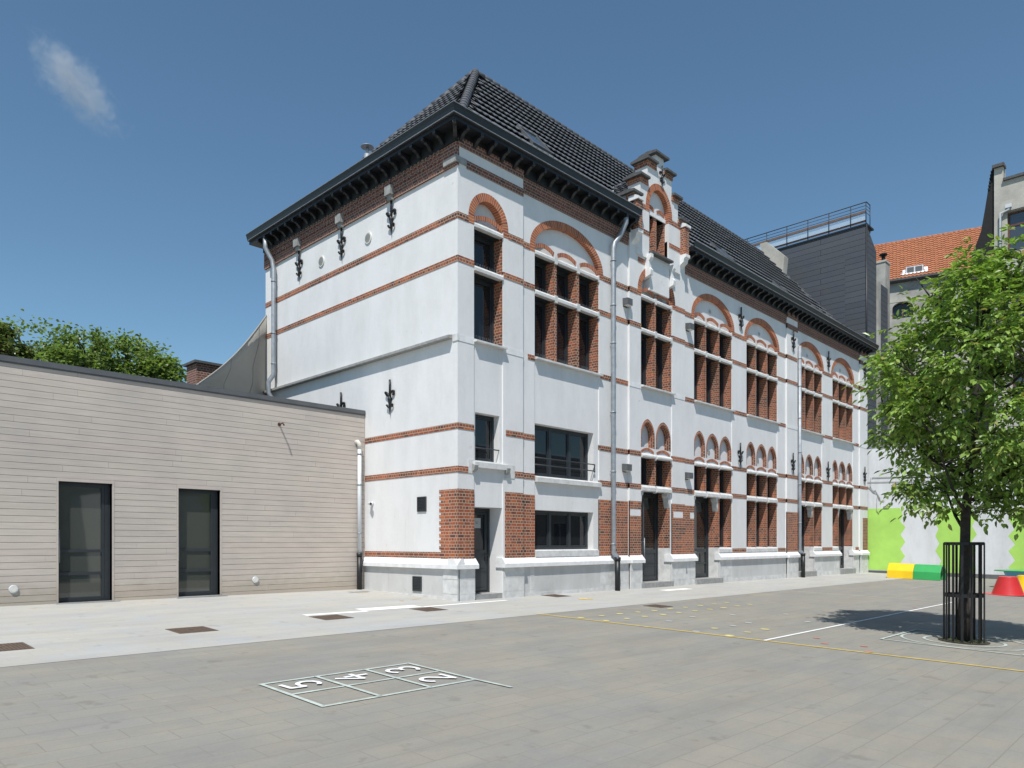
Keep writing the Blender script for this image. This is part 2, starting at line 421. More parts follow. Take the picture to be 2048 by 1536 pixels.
# iron covers set in the paving
mh_lab = [((-6.85, -1.28), 'rusty square iron cover in the light paving in front of the right timber clad door', .62),
          ((-4.13, -1.1), 'rusty iron cover in light paving between timber wall and white building corner', .62),
          ((-1.70, -1.05), 'rusty square iron cover in the light paving nearest to the small corner door', .60),
          ((3.48, -3.5), 'dark red brown iron cover in the grey paving beside the rows of yellow dots', .52),
          ((3.30, -.37), 'worn brown iron cover in the paving under the wide ground floor window', .60),
          ((-9.5, -1.5), 'rusty iron cover cut by the left edge of the photo', .66)]
proto = None
for (x, y), lab, s in mh_lab:
    if proto is None:
        proto = empty('manhole_cover')
        MB().box(-.5, .5, -.5, .5, -.01, .010).build('cover_frame', 'rust_iron', proto)
        mb = MB().box(-.46, .46, -.46, .46, .010, .0115)
        for i in range(13):
            for j in range(13):
                a, b = -.42 + i * .07, -.42 + j * .07
                mb.box(a - .02, a + .02, b - .008, b + .008, .0115, .015) if (i + j) % 2 else mb.box(a - .008, a + .008, b - .02, b + .02, .0115, .015)
        mb.box(-.05, .05, -.03, .03, .0115, .017)
        mb.build('cover_plate', 'rust_iron', proto)
        o = proto
    else: o = copy_tree(proto)
    o.location = (x, y, gz(x, y)); o.scale = (s, s, 1); o.rotation_euler = (R(1.83), R(.29), 0)
    tag(o, lab, 'manhole cover', 'iron covers in the paving')
mb = MB(); gline(mb, (-.95, 3.15), (-.35, 3.2), .22, .012)
tag(mb.build('drain_grate', 'stone_grey'), 'small grey drain cover at the foot of the downpipe where timber wall meets white wall', 'drain')

# ------------------------------------------------------------------ school building
SB = empty('school_building', (0, 0, 0), label='long white rendered school with red brick bands, arched windows and black tiled hip roof', cat='building')
H1, H2, H3, H4 = (9.24, 9.40), (8.19, 8.34), (4.12, 4.27), (3.06, 3.215)   # brick string courses
ZT = 11.22                                                                  # top of walls under the eaves
ARCH_A = 24
def ell(x0, x1, zs, rise, n=ARCH_A, over=0):
    cx, a = (x0 + x1) / 2, (x1 - x0) / 2
    return [(cx + a * math.cos(math.pi * i / n), zs + rise * math.sin(math.pi * i / n)) for i in range(n + 1)]  # right to left
def arch_hole(x0, x1, zb, zs, rise):
    return [(x0, zb), (x1, zb)] + ell(x0, x1, zs, rise)
def gothic(x0, x1, zs, rise, n=9):
    "pointed arch, right spring to left spring"
    cx, a = (x0 + x1) / 2, (x1 - x0) / 2
    pts = []
    for i in range(n + 1):
        t = i / n; pts.append((x1 - a * (1 - math.cos(t * math.pi / 2 * .92)) / (1 - math.cos(math.pi / 2 * .92)), zs + rise * math.sin(t * math.pi / 2 * .92) / math.sin(math.pi / 2 * .92)))
    return pts + [(2 * cx - x, z) for x, z in reversed(pts[:-1])]
def ring(mb, inner, outer, y0, y1, fl=0):
    "voussoir ring between two matching open curves; uv runs along the curve"
    Ln = 0
    for i in range(len(inner) - 1):
        a, b, c, d = inner[i], inner[i+1], outer[i+1], outer[i]
        l = math.dist(d, c); th = math.dist(a, d)
        uv = [(Ln, 0.02), (Ln + l, 0.02), (Ln + l, th + .02), (Ln, th + .02)]
        mb.face([fy(a, y0), fy(b, y0), fy(c, y0), fy(d, y0)], uv)
        dp = y1 - y0
        mb.face([fy(a, y0), fy(b, y0), fy(b, y1), fy(a, y1)], [(Ln, .02), (Ln + l, .02), (Ln + l, .02 + dp), (Ln, .02 + dp)])
        mb.face([fy(d, y0), fy(c, y0), fy(c, y1), fy(d, y1)], [(Ln, .02), (Ln + l, .02), (Ln + l, .02 + dp), (Ln, .02 + dp)])
        Ln += l

# regions of the facade: (x0, x1, y of face)
MID = 0.0; BLK = -.07; PAN = .03; JD = .30; TYM = .13      # strip plane, block plane, recessed panel plane, jamb depth
REG = [(0, 2.315, BLK), (2.315, 7.17, MID), (7.17, 10.45, BLK), (10.45, 18.72, MID), (18.72, 19.80, BLK), (19.80, 27.50, MID), (27.50, 28.60, BLK)]
# bays: recess x0, x1, lights at panel plane, kind
BAYS = [('B1', .54, 1.56, [(.55, 1.55)]),
        ('B2', 2.84, 5.70, [(2.86, 3.66), (3.785, 4.64), (4.78, 5.64)]),
        ('C', 7.79, 9.63, [(7.81, 8.575), (8.69, 9.54)]),
        ('B4', 11.18, 13.97, [(11.20, 11.955), (12.075, 12.95), (13.05, 13.92)]),
        ('B5', 15.15, 17.93, [(15.17, 15.925), (16.05, 16.93), (17.055, 17.86)]),
        ('B6', 19.93, 22.72, [(19.95, 20.70), (20.87, 21.69), (21.85, 22.65)]),
        ('B7', 23.985, 26.69, [(24.0, 24.70), (24.83, 25.72), (25.85, 26.63)])]
PB = {'B1': BLK + .03, 'C': BLK + .03}
def set_plane(n):
    global PAN, YF
    PAN = PB.get(n, .03); YF = PAN + JD
BX = {b[0]: b for b in BAYS}
SPR = 9.40
rise = {'B1': .56, 'B2': .82, 'C': .78, 'B4': .82, 'B5': .82, 'B6': .82, 'B7': .82}

wall = MB(); strings = MB(); frieze = MB(); piers = MB(); stone = MB()
def in_reg(x):
    for a, b, y in REG:
        if a <= x < b: return y
    return 0
for a, b, y in REG:
    holes = []
    for n, x0, x1, ls in BAYS:
        if a <= x0 and x1 <= b:
            holes.append(arch_hole(x0, x1, -.34, SPR, rise[n]))
    out_ = rect(a, b, -.35, ZT + .2)
    if a == 7.17: out_ = [(a, -.35), (b, -.35), (b, ZT + .2), (9.33, ZT + .2), (9.33, 10.76), (8.17, 10.76), (8.17, ZT + .2), (a, ZT + .2)]
    wall.cut(); wall.plate(out_, holes, fy, y, TYM + .012)
# wall back plate (panels) with window holes
pan_holes = []; gh = []
def lower(n):
    return n in ('B1', 'B2')
for n, x0, x1, ls in BAYS:
    for (a, b) in ls:
        pan_holes.append(rect(a, b, 8.25, 9.20)); pan_holes.append(rect(a, b, 6.42, 8.11))
    if n not in ('B1', 'B2'):
        for (a, b) in ls: pan_holes.append(rect(a, b, 3.20, 4.10))
        w = .06
        for (a, b) in ls:
            pan_holes.append([(a + w, 4.42), (b - w + .05, 4.42)] + gothic(a + w, b - w + .05, 4.75, .50))
pan_holes += [rect(.60, 1.46, 3.40, 4.60), rect(2.87, 5.46, 3.17, 4.60), rect(2.87, 5.46, 1.15, 2.24)]
doors = {'D1': (.548, 1.552, .03, 2.24), 'DC': (7.81, 9.54, .03, 3.00), 'D4': (11.20, 12.95, .03, 3.00), 'D6': (19.95, 21.69, .03, 3.00), 'D7': (24.83, 26.63, .03, 3.00)}
pan_holes += [rect(a, b, c, d) for a, b, c, d in doors.values()]
gl_lights = [('B4', 2), ('B5', 0), ('B5', 1), ('B5', 2), ('B6', 2), ('B7', 0)]
for n, i in gl_lights:
    a, b = BX[n][3][i]; pan_holes.append(rect(a, b, 1.16, 3.00))
# split the panel plane into one plate per bay so that the tessellation stays clean
for n, x0, x1, ls in BAYS:
    set_plane(n)
    hs = [h for h in pan_holes if x0 - .2 <= sum(p[0] for p in h) / len(h) <= x1 + .15]
    top = SPR + rise[n] + .02
    e = .12 if PAN < 0 or True else 0
    wall.cut(); wall.plate(rect(x0 - .002, x1 + .002, -.3, 9.335), hs, fy, PAN, PAN + .02, reveal=False)
    wall.cut(); wall.plate(rect(x0 - .12, x1 + .12, 9.30, top), [], fy, TYM, TYM + .01, reveal=False)
    wall.face([(x0, PAN, 9.335), (x1, PAN, 9.335), (x1, TYM, 9.335), (x0, TYM, 9.335)])
wall.build('wall', 'plaster', SB)

# body of the building behind the skins, the side wall and the far end
body = MB()
body.box(.3, 28.55, .75, 9.6, -.3, 11.3)
body.build('wall_core', 'plaster', SB)
side = MB()
side.plate([(TYM + .012, -.35), (9.68, -.35), (9.68, ZT + .2), (TYM + .012, ZT + .2)], [], fx, 0, .3, reveal=False)
side.face([(28.6, BLK, -.3), (28.6, 9.68, -.3), (28.6, 9.68, ZT), (28.6, BLK, ZT)])
side.face([(0, 9.68, -.3), (28.6, 9.68, -.3), (28.6, 9.68, ZT), (0, 9.68, ZT)])
side.build('side_wall', 'plaster', SB)

# --- jambs: deep brick (or plaster) reveals, lintels, frames and panes
jamb = MB(); jambp = MB()
YF = PAN + JD
def reveal(mb, a, b, c, d, y0=None, y1=None, bottom=True, top=True):
    y0 = PAN if y0 is None else y0; y1 = YF if y1 is None else y1
    mb.cut(); mb.face([(b, y0, c), (b, y1, c), (b, y1, d), (b, y0, d)])
    if not top and not bottom: mb.cut()
    mb.face([(a, y0, c), (a, y1, c), (a, y1, d), (a, y0, d)])
    if top: mb.face([(a, y0, d), (b, y0, d), (b, y1, d), (a, y1, d)])
    if bottom: mb.face([(a, y0, c), (b, y0, c), (b, y1, c), (a, y1, c)])
win_n = 0
def window(a, b, c, d, y=None, fw=.07, bars=(), rows=(), mat='glass', name='window', parent=SB, sash=True):
    "frame mesh as the part, pane as its sub-part"
    y = YF if y is None else y
    f = MB()
    xs = [a] + list(bars) + [b]
    f.plate(rect(a - .01, b + .01, c - .01, d + .01), [rect(xs[i] + (fw if i == 0 else fw * .6), xs[i+1] - (fw if i == len(xs) - 2 else fw * .6), c + fw, d - fw) for i in range(len(xs) - 1)], fy, y, y + .06)
    if sash:
        for i in range(len(xs) - 1):
            s0 = xs[i] + (fw if i == 0 else fw * .6) + .004; s1 = xs[i+1] - (fw if i == len(xs) - 2 else fw * .6) - .004
            f.plate(rect(s0, s1, c + fw + .004, d - fw - .004), [rect(s0 + .04, s1 - .04, c + fw + .045, d - fw - .045)], fy, y + .018, y + .05)
    for r in rows: f.box(a + fw, b - fw, y + .01, y + .05, r - .025, r + .025)
    fo = f.build(name, 'charcoal', parent)
    MB().face([(a, y + .045, c), (b, y + .045, c), (b, y + .045, d), (a, y + .045, d)]).build('pane', mat, fo)
    return fo
headshade = MB(); brick_front = MB(); segs = MB(); lint = MB(); spikes = MB()
for n, x0, x1, ls in BAYS:
    for q in (jamb, brick_front, segs, lint, spikes): q.cut()
    set_plane(n)
    for i, (a, b) in enumerate(ls):
        jamb.cut(); reveal(jamb, a, b, 8.25, 9.20, top=False, bottom=False); reveal(jamb, a, b, 6.42, 8.11, top=False, bottom=False)
        window(a, b, 8.22, 9.2); window(a, b, 6.40, 8.11)
        if n not in ('B1', 'B2'):
            reveal(jamb, a, b, 3.20, 4.10, top=False, bottom=False); window(a, b, 3.17, 4.1)
        # row of bird spikes on the ledges
        if n in ('B1', 'B2'):
            for zz in (6.42, 8.25):
                k = int((b - a) / .05)
                for q in range(k):
                    xx = a + .03 + q * .05
                    spikes.tube([(xx, PAN + .16, zz), (xx + random.uniform(-.015, .015), PAN + .13, zz + .15)], .003, 3, caps=False)
    # mullion faces and the brick jamb beside the last light
    for i in range(len(ls) - 1):
        a, b = ls[i][1], ls[i+1][0]; brick_front.cut()
        brick_front.plate(rect(a, b, 8.25, 9.20), [], fy, PAN - .004, PAN + .01)
        brick_front.cut().plate(rect(a, b, 6.42, 8.11), [], fy, PAN - .004, PAN + .01)
        if n not in ('B1', 'B2'):
            brick_front.cut().plate(rect(a, b, 3.20, 4.08), [], fy, PAN - .004, PAN + .01)
    brick_front.cut().plate(rect(ls[-1][1], x1, 8.25, 9.20), [], fy, PAN - .004, PAN + .01)
    brick_front.cut().plate(rect(ls[-1][1], x1, 6.42, 8.11), [], fy, PAN - .004, PAN + .01)
    if n not in ('B1', 'B2'):
        brick_front.plate(rect(ls[-1][1], x1, 3.20, 4.08), [], fy, PAN - .004, PAN + .01)
    # stone lintel, transom, sill across the recess
    for i, (a, b) in enumerate(ls):
        lint.cut(); segs.cut()
        # stone beams: sloped top, proud nose, underside visible from below
        for zz, h, pr in ((9.20, .125, .05), (8.11, .14, .06)):
            lint.cut(); prof = [(PAN - pr, zz), (PAN - pr, zz + h * .55), (PAN + .0, zz + h), (PAN + .09, zz + h), (PAN + .09, zz)]
            lint.prism(prof, lambda p, t: (t, p[0], p[1]), a, b)
            headshade.cut().box(a + .002, b - .002, PAN + .09, YF + .02, zz - .012, zz + h - .004)  # charcoal box added to stand in for shade under the stone beam
        # small segmental brick arch above the lintel
        cx = (a + b) / 2; w = (b - a) / 2 * .93
        inner = [(cx + w * math.cos(math.pi * (.5 + t)), 9.325 + .10 * math.cos(math.pi * t)) for t in [(k - 5) / 10 * .98 for k in range(11)]]
        inner = [(cx + w * k / 6, 9.345 + .115 * (1 - (k / 6) ** 2)) for k in range(-6, 7)]
        outer = [(cx + (w + .03) * k / 6, z + .115) for (x, z), k in zip(inner, range(-6, 7))]
        ring(segs, inner, outer, PAN - .02, PAN + .005)
        if n not in ('B1', 'B2'):
            inner = [(cx + w * k / 6, 4.225 + .10 * (1 - (k / 6) ** 2)) for k in range(-6, 7)]
            outer = [(cx + w * k / 6, z + .085) for (x, z), k in zip(inner, range(-6, 7))]
            ring(segs, inner, outer, PAN - .02, PAN + .005)
            for zz, h, pr in ((4.085, .12, .10),):
                prof = [(PAN - pr, zz + .02), (PAN - pr, zz + h * .55), (PAN - .0, zz + h + .03), (PAN + .10, zz + h + .03), (PAN + .10, zz), (PAN - pr * .6, zz)]
                headshade.cut().box(a + .002, b - .002, PAN + .10, YF + .02, zz - .005, zz + .10)
                lint.prism(prof, lambda p, t: (t, p[0], p[1]), a - .01, b + .02)
            prof = [(PAN - .08, 3.02), (PAN - .08, 3.12), (PAN, 3.20), (PAN + .12, 3.20), (PAN + .12, 3.0), (PAN - .05, 3.0)]
            headshade.cut().box(a + .002, b - .002, PAN + .12, YF + .02, 2.99, 3.19)
            lint.prism(prof, lambda p, t: (t, p[0], p[1]), a - .01, b + .02)
    # stone blocks over the mullions
    for i in range(len(ls)):
        lint.cut(); a = ls[i][1]; b = ls[i+1][0] if i + 1 < len(ls) else x1 - .003
        lint.box(a + .002, b - .002, PAN - .045, PAN + .05, 9.15, 9.335)
        lint.box(a + .002, b - .002, PAN - .055, PAN + .05, 8.06, 8.26)
        if n not in ('B1', 'B2'):
            lint.box(a + .022, b - .012, PAN - .03, PAN + .05, 4.03, 4.2); lint.box(a + .022, b - .012, PAN - .03, PAN + .05, 2.96, 3.2)
    # upper sill
    prof = [(-.11, 6.33), (-.11, 6.375), (-.02, 6.405), (YF, 6.425), (YF, 6.33)]
    lint.prism([(p[0] + (BLK if n in ('B1', 'C') else 0), p[1]) for p in prof], lambda p, t: (t, p[0], p[1]), x0 + .004, x1 + .06)
headshade.build('head_shade_box', 'charcoal', SB); jamb.build('jamb', 'brick', SB); brick_front.build('mullion', 'brick', SB); segs.build('segmental_arch', 'brick_arch', SB)
lint.build('stone_dressing', 'stone', SB); spikes.build('bird_spike', 'zinc', SB)

# big brick arches over the upper windows
for n, x0, x1, ls in BAYS:
    y = in_reg(x0); set_plane(n)
    mb = MB()
    e = .004
    inn = ell(x0 + e, x1 - e, SPR, rise[n] - e); out = ell(x0 - .19, x1 + .19, SPR, rise[n] + .20)
    inn = [(x1 - e, H1[0])] + inn + [(x0 + e, H1[0])]; out = [(x1 + .19, H1[0])] + out + [(x0 - .19, H1[0])]
    ring(mb, inn, out, y - .006, TYM)
    mb.build('brick_arch', 'brick_arch', SB)
# round vents in the tympana and niches
def vent_disc(x, z, y, r, mat='plaster'):
    mb = MB(); n = 20
    mb.tube([(x, y + .02, z), (x, y - .015, z)], r, n, caps=True)
    o = mb.build('vent', mat, SB)
    m2 = MB()
    for k in range(-3, 4):
        h = k * r * .24; w = math.sqrt(max(0, (r * .8) ** 2 - h * h))
        m2.box(x - w, x + w, y - .022, y - .015, z + h - r * .05, z + h + r * .05)
    m2.build('vent_grille', 'stone_grey', o)
for n in ('B4', 'B5', 'B6', 'B7'):
    a, b = BX[n][3][1]; vent_disc((a + b) / 2 - .02, 9.83, TYM, .10)
    vent_disc((a + b) / 2, 4.68, .175, .09)

# pointed blind niches above the ground floor lights
gb = MB(); gback = MB()
for n, x0, x1, ls in BAYS:
    if n in ('B1', 'B2'): continue
    gback.cut(); set_plane(n)
    for (a, b) in ls:
        gb.cut(); w = .06; a1, b1 = a + w, b - w + .05
        inn = [(b1 - .004, 4.42)] + gothic(a1 + .004, b1 - .004, 4.75, .496) + [(a1 + .004, 4.42)]
        out = [(b1 + .065, 4.42)] + gothic(a1 - .065, b1 + .065, 4.75, .60) + [(a1 - .065, 4.42)]
        ring(gb, inn, out, PAN - .004, .17)
    gback.plate(rect(x0 + .003, x1 + .12, 4.2, 5.4), [], fy, .175, .19)
gb.build('pointed_arch', 'brick', SB); gback.build('niche_wall', 'plaster', SB)

# ground floor lights, doors and lower windows
jb = MB(); jp = MB(); js = MB()
for n, i in gl_lights:
    a, b = BX[n][3][i]; jb.cut(); js.cut(); set_plane(n)
    reveal(jb, a, b, 1.16, 3.00, top=False, bottom=False); window(a, b, 1.14, 3.02)
    js.prism([(PAN - .05, .97), (PAN - .05, 1.10), (PAN, 1.16), (YF, 1.17), (YF, .97)], lambda p, t: (t, p[0], p[1]), a - .05, b + .045)
    if i + 1 < len(BX[n][3]) and (n, i + 1) in gl_lights or i > 0:
        pass
for n in ('B4', 'B5', 'B6', 'B7'):
    set_plane(n); ls = BX[n][3]; x1 = BX[n][2]
    for i in range(3):
        a = ls[i][1]; b = ls[i+1][0] if i < 2 else x1
        inside = any(d[0] < (a + b) / 2 < d[1] for d in doors.values())
        if not inside: jb.plate(rect(a, b, 1.16, 2.97), [], fy, PAN - .004, PAN + .01)
for k, (a, b, c, d) in doors.items():
    jb.cut(); js.cut(); set_plane({'D1': 'B1', 'DC': 'C'}.get(k, 'B4'))
    if k == 'D1':
        reveal(jp, a, b, c, d, y1=.43, bottom=False)
    else:
        reveal(jb, a, b, 1.16, d, y1=.43, bottom=False, top=False)
        reveal(js, a, b, c, 1.16, y1=.43, bottom=False, top=False)
        # curved stone corbel in the head of the doorway
        prof = [(b, 3.0), (b - .17, 3.0), (b - .16, 2.90), (b - .09, 2.84), (b - .06, 2.66), (b, 2.5)]
        js.prism(prof, lambda p, t: (p[0], t, p[1]), PAN + .003, PAN + .22)
        prof = [(a, 3.0), (a + .17, 3.0), (a + .16, 2.90), (a + .09, 2.84), (a + .06, 2.66), (a, 2.5)]
        js.prism(prof, lambda p, t: (p[0], t, p[1]), PAN + .003, PAN + .22)
for a, b, c, d in ((.60, 1.46, 3.40, 4.60), (2.87, 5.46, 3.17, 4.60), (2.87, 5.46, 1.15, 2.24)):
    set_plane('B1' if a < 1 else 'B2'); jp.cut(); reveal(jp, a, b, c, d, y1=PAN + .22)
jb.build('ground_floor_jamb', 'brick', SB); jp.build('plaster_reveal', 'plaster', SB); js.build('stone_jamb', 'stone', SB)
window(.60, 1.46, 3.40, 4.60, BLK + .24, .06)
window(2.87, 5.46, 3.17, 4.60, PAN + .21, .07, bars=(3.73, 4.60))
window(2.87, 5.46, 1.15, 2.24, PAN + .21, .07, bars=(3.73, 4.60))
# sills of the lower windows
s = MB()
s.prism([(-.16, 3.215), (-.16, 3.35), (PAN, 3.395), (PAN + .21, 3.395), (PAN + .21, 3.215)], lambda p, t: (t, p[0], p[1]), .50, 1.72)
s.cut().prism([(-.09, 3.00), (-.09, 3.12), (PAN, 3.165), (PAN + .21, 3.165), (PAN + .21, 3.00)], lambda p, t: (t, p[0], p[1]), 2.86, 5.72)
s.cut().prism([(-.03, .955), (-.03, 1.12), (PAN, 1.145), (PAN + .21, 1.145), (PAN + .21, .955)], lambda p, t: (t, p[0], p[1]), 2.86, 5.66)
# stone ears beside the small window sill
s.cut().box(.34, .56, BLK - .012, BLK + .03, 3.06, 3.40); s.cut().box(1.60, 1.98, BLK - .012, BLK + .03, 3.02, 3.36)
s.build('window_sill', 'stone', SB)
eb = MB()
for x in (.46, 1.60):
    eb.cut().prism([(BLK - .02, 3.30), (BLK - .12, 3.26), (BLK - .10, 3.16), (BLK - .02, 3.10)], lambda p, t: (t, p[0], p[1]), x, x + .12)
eb.build('broken_corbel', 'stone_grey', SB)
# safety rails
def rail(x0, x1, zs, y, zb):
    mb = MB()
    for z in zs: mb.tube([(x0, y + .1, z - .01), (x0 + .01, y, z), (x1 - .04, y, z), (x1, y + .03, z - .03)] , .018, 8)
    mb.tube([(x1, y + .03, max(zs) - .03), (x1 - .03, y + .12, zb)], .016, 6)
    mb.build('window_rail', 'charcoal', SB)
rail(.60, 1.50, (3.72,), -.02, 3.38); rail(2.86, 5.50, (3.66, 3.47), -.02, 3.15)

# doors
def door(name, a, b, y, kind):
    z0, z1 = .05, doors[name][3]
    f = MB(); fw = .07
    f.plate(rect(a, b, z0, z1), [rect(a + fw, b - fw, z0 + .03, z1 - fw)], fy, y, y + .08)
    do = f.build('door', 'charcoal', SB)
    ia, ib = a + fw + .006, b - fw - .006
    iz0, iz1 = z0 + .04, z1 - fw - .006
    if kind == 'panel':
        lf = MB(); lf.plate(rect(ia, ib, iz0, iz1), [rect(ia + .09, ib - .09, 1.16, iz1 - .09)], fy, y + .02, y + .06)
        for zz in (1.10, .62, .14): lf.box(ia + .06, ib - .06, y - .005, y + .02, zz - .02, zz + .03)
        for zz in (.68, .20): lf.box(ia + .12, ib - .12, y + .010, y + .02, zz, zz + .38)
        lf.build('door_leaf', 'charcoal', do)
        h = MB(); h.tube([(ib - .06, y + .02, 1.02), (ib - .06, y - .05, 1.02), (ib - .17, y - .05, 1.0)], .013, 8); h.box(ib - .085, ib - .035, y + .005, y + .02, .86, 1.08)
        h.build('handle', 'iron', do)
        MB().face([(ia, y + .05, 1.0), (ib, y + .05, 1.0), (ib, y + .05, iz1), (ia, y + .05, iz1)]).build('pane', 'glass', do)
    else:
        split = {'double': [a + (b - a) * .44], 'single': [a + (b - a) * .38]}[kind]
        xs = [ia] + split + [ib]
        for i in range(len(xs) - 1):
            p, q = xs[i] + (.006 if i else 0), xs[i+1] - (0 if i == len(xs) - 2 else .006)
            lf = MB()
            mid = 1.05
            lf.plate(rect(p, q, iz0, iz1), [rect(p + .075, q - .075, mid + .06, iz1 - .075), rect(p + .075, q - .075, iz0 + .11, mid - .06)], fy, y + .02, y + .065)
            lf.box(p + .07, q - .07, y + .03, y + .06, .55, .60)
            if kind == 'double':
                lf.box(p + .07, q - .07, y + .035, y + .05, iz0 + .1, mid - .05)
                lf.box(p + .12, q - .12, y + .022, y + .035, iz0 + .17, .50); lf.box(p + .12, q - .12, y + .022, y + .035, .65, mid - .12)
            lf.build('door_leaf', 'charcoal', do)
        MB().face([(ia, y + .055, iz0), (ib, y + .055, iz0), (ib, y + .055, iz1), (ia, y + .055, iz1)]).build('pane', 'glass_door', do)
        h = MB()
        if kind == 'double':
            h.tube([(split[0] + .07, y - .05, .62), (split[0] + .07, y - .05, 1.5)], .014, 8)
            for zz in (.75, 1.38): h.tube([(split[0] + .07, y - .05, zz), (split[0] + .07, y + .02, zz)], .01, 6)
        else:
            h.tube([(split[0] + .05, y + .02, 1.0), (split[0] + .05, y - .04, 1.0), (split[0] + .16, y - .04, 1.0)], .011, 8)
        h.build('handle', 'zinc', do)
door('D1', .548, 1.552, .42, 'panel'); door('DC', 7.81, 9.54, .42, 'double')
door('D4', 11.20, 12.95, .42, 'single'); door('D6', 19.95, 21.69, .42, 'single'); door('D7', 24.83, 26.63, .42, 'single')
# thresholds
t = MB()
for k, (a, b, c, d) in doors.items():
    x = (a + b) / 2
    t.cut().box(a - .05, b + .12, -.12 if k != 'D1' else -.05, .6, -.4, .045)
t.build('doorstep', 'stone_grey', SB)
tag(MB().plate(rect(.93, 1.21, 1.72, 1.98), [], fy, .407, .410, back=True).build('notice', 'paper'), 'small white paper notice taped inside the glass of the corner door', 'notice')
mb = MB()
for zz, w in ((1.87, .10), (1.83, .07)): mb.box(1.07 - w / 2, 1.07 + w / 2, .4055, .407, zz, zz + .012)
pn = mb.build('print', 'charcoal'); pn.parent = bpy.data.objects['notice']

# brick strings along the facade, interrupted by the bays
def string_x(mb, x0, x1, z0, z1, y, pr=.012):
    mb.cut(); mb.box(x0, x1, y - pr, y + .06, z0, z1)
def spans(a, b, gaps):
    out = []; x = a
    for g0, g1 in sorted(gaps):
        if g1 <= a or g0 >= b: continue
        if g0 > x: out.append((x, min(g0, b)))
        x = max(x, g1)
    if x < b: out.append((x, b))
    return out
gaps_u = [(b[1], b[2]) for b in BAYS]
gaps_a = [(b[1] - .19, b[2] + .19) for b in BAYS]
for a, b, y in REG:
    a2 = a - (.0 if a else 0)
    for p, q in spans(a, b, gaps_a): string_x(strings, p, q, *H1, y)
    for p, q in spans(a, b, gaps_u):
        string_x(strings, p, q, *H2, y)
        if not (a == 0 and p > 1): string_x(strings, p, q, *H3, y)
        else: string_x(strings, p + .10, q, *H3, y)
    for p, q in spans(a, b, [(.34, 1.98)] + gaps_u[1:]):
        string_x(strings, p, q, *H4, y)
    # string at the level of the upper sills: brick on the strips, stone on the blocks
    for p, q in spans(a, b, gaps_u):
        if y == MID: string_x(strings, p + (.06 if p != a else .25 if a == 2.315 else .06), q, 6.28, 6.42, y)
        else: stone.cut().box(p + (.02 if p != a else -.001), q, y - .01, y + .05, 6.26, 6.42)
# the same strings on the side wall
for (z0, z1), L_ in ((H1, 9.68), (H2, 9.68), (H3, 9.0), (H4, 9.0)):
    strings.cut().box(-.012, .05, BLK - .010, L_, z0, z1)
strings.cut().box(-.012, .05, BLK - .009, 9.0, .96, 1.11)
# thin brick course on top of the plinth under the white strips
for a, b in ((13.93, 15.16), (17.98, 18.72), (22.72, 24.0), (27.05, 27.5)):
    strings.cut().box(a, b, -.012, .05, .96, 1.12)
strings.build('brick_string', 'brick', SB)
stone.build('stone_string', 'stone_bleached', SB)

# brick piers of the ground floor
def pier(x0, x1, z1, y, patches=()):
    piers.cut().plate(rect(x0, x1, .95, z1), [rect(*p) for p in patches], fy, y - .010, y + .04)
pier(0.0, .54, 2.66, BLK)
pier(1.62, 2.315, 2.66, BLK); pier(2.315, 2.84, 2.64, MID)
pier(5.70, 7.17, 2.64, MID); pier(7.17, 7.79, 2.66, BLK, [(7.18, 7.78, 2.19, 2.42)])
pier(9.63, 10.45, 2.66, BLK, [(9.70, 10.32, 2.19, 2.42)]); pier(10.45, 11.18, 2.64, MID, [(10.9, 11.17, 2.19, 2.42)])
pier(18.72, 19.80, 2.66, BLK); pier(27.90, 28.60, 2.62, BLK)
# quoin on the side wall with toothed edge
k = 0; z = .95; piers.cut()
while z < 2.6:
    piers.box(-.017, .04, BLK - .0095, .56 + (.05 if k % 2 else -.02), z, z + .0775); z += .0775; k += 1
piers.build('brick_pier', 'brick', SB)

# frieze below the eaves
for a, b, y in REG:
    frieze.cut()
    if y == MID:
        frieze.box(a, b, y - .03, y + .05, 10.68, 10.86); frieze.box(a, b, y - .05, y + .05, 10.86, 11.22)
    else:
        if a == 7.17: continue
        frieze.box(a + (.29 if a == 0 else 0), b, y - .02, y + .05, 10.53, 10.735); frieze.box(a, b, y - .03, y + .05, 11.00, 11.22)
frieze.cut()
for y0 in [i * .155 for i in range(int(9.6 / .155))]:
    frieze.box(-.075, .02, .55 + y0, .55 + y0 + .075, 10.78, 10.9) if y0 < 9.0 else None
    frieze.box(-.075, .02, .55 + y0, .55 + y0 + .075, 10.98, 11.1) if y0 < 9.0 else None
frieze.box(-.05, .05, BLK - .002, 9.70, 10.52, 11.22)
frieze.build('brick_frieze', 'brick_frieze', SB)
cs = MB(); cs.box(-.10, .28, BLK - .028, .36, 10.585, 10.74)
for y in (2.56, 4.98, 7.40): cs.cut().box(-.18, .02, y - .13, y + .13, 10.62, 10.86); cs.box(-.12, .02, y - .10, y + .10, 10.50, 10.62)
cs.build('stone_block', 'stone_grey', SB)

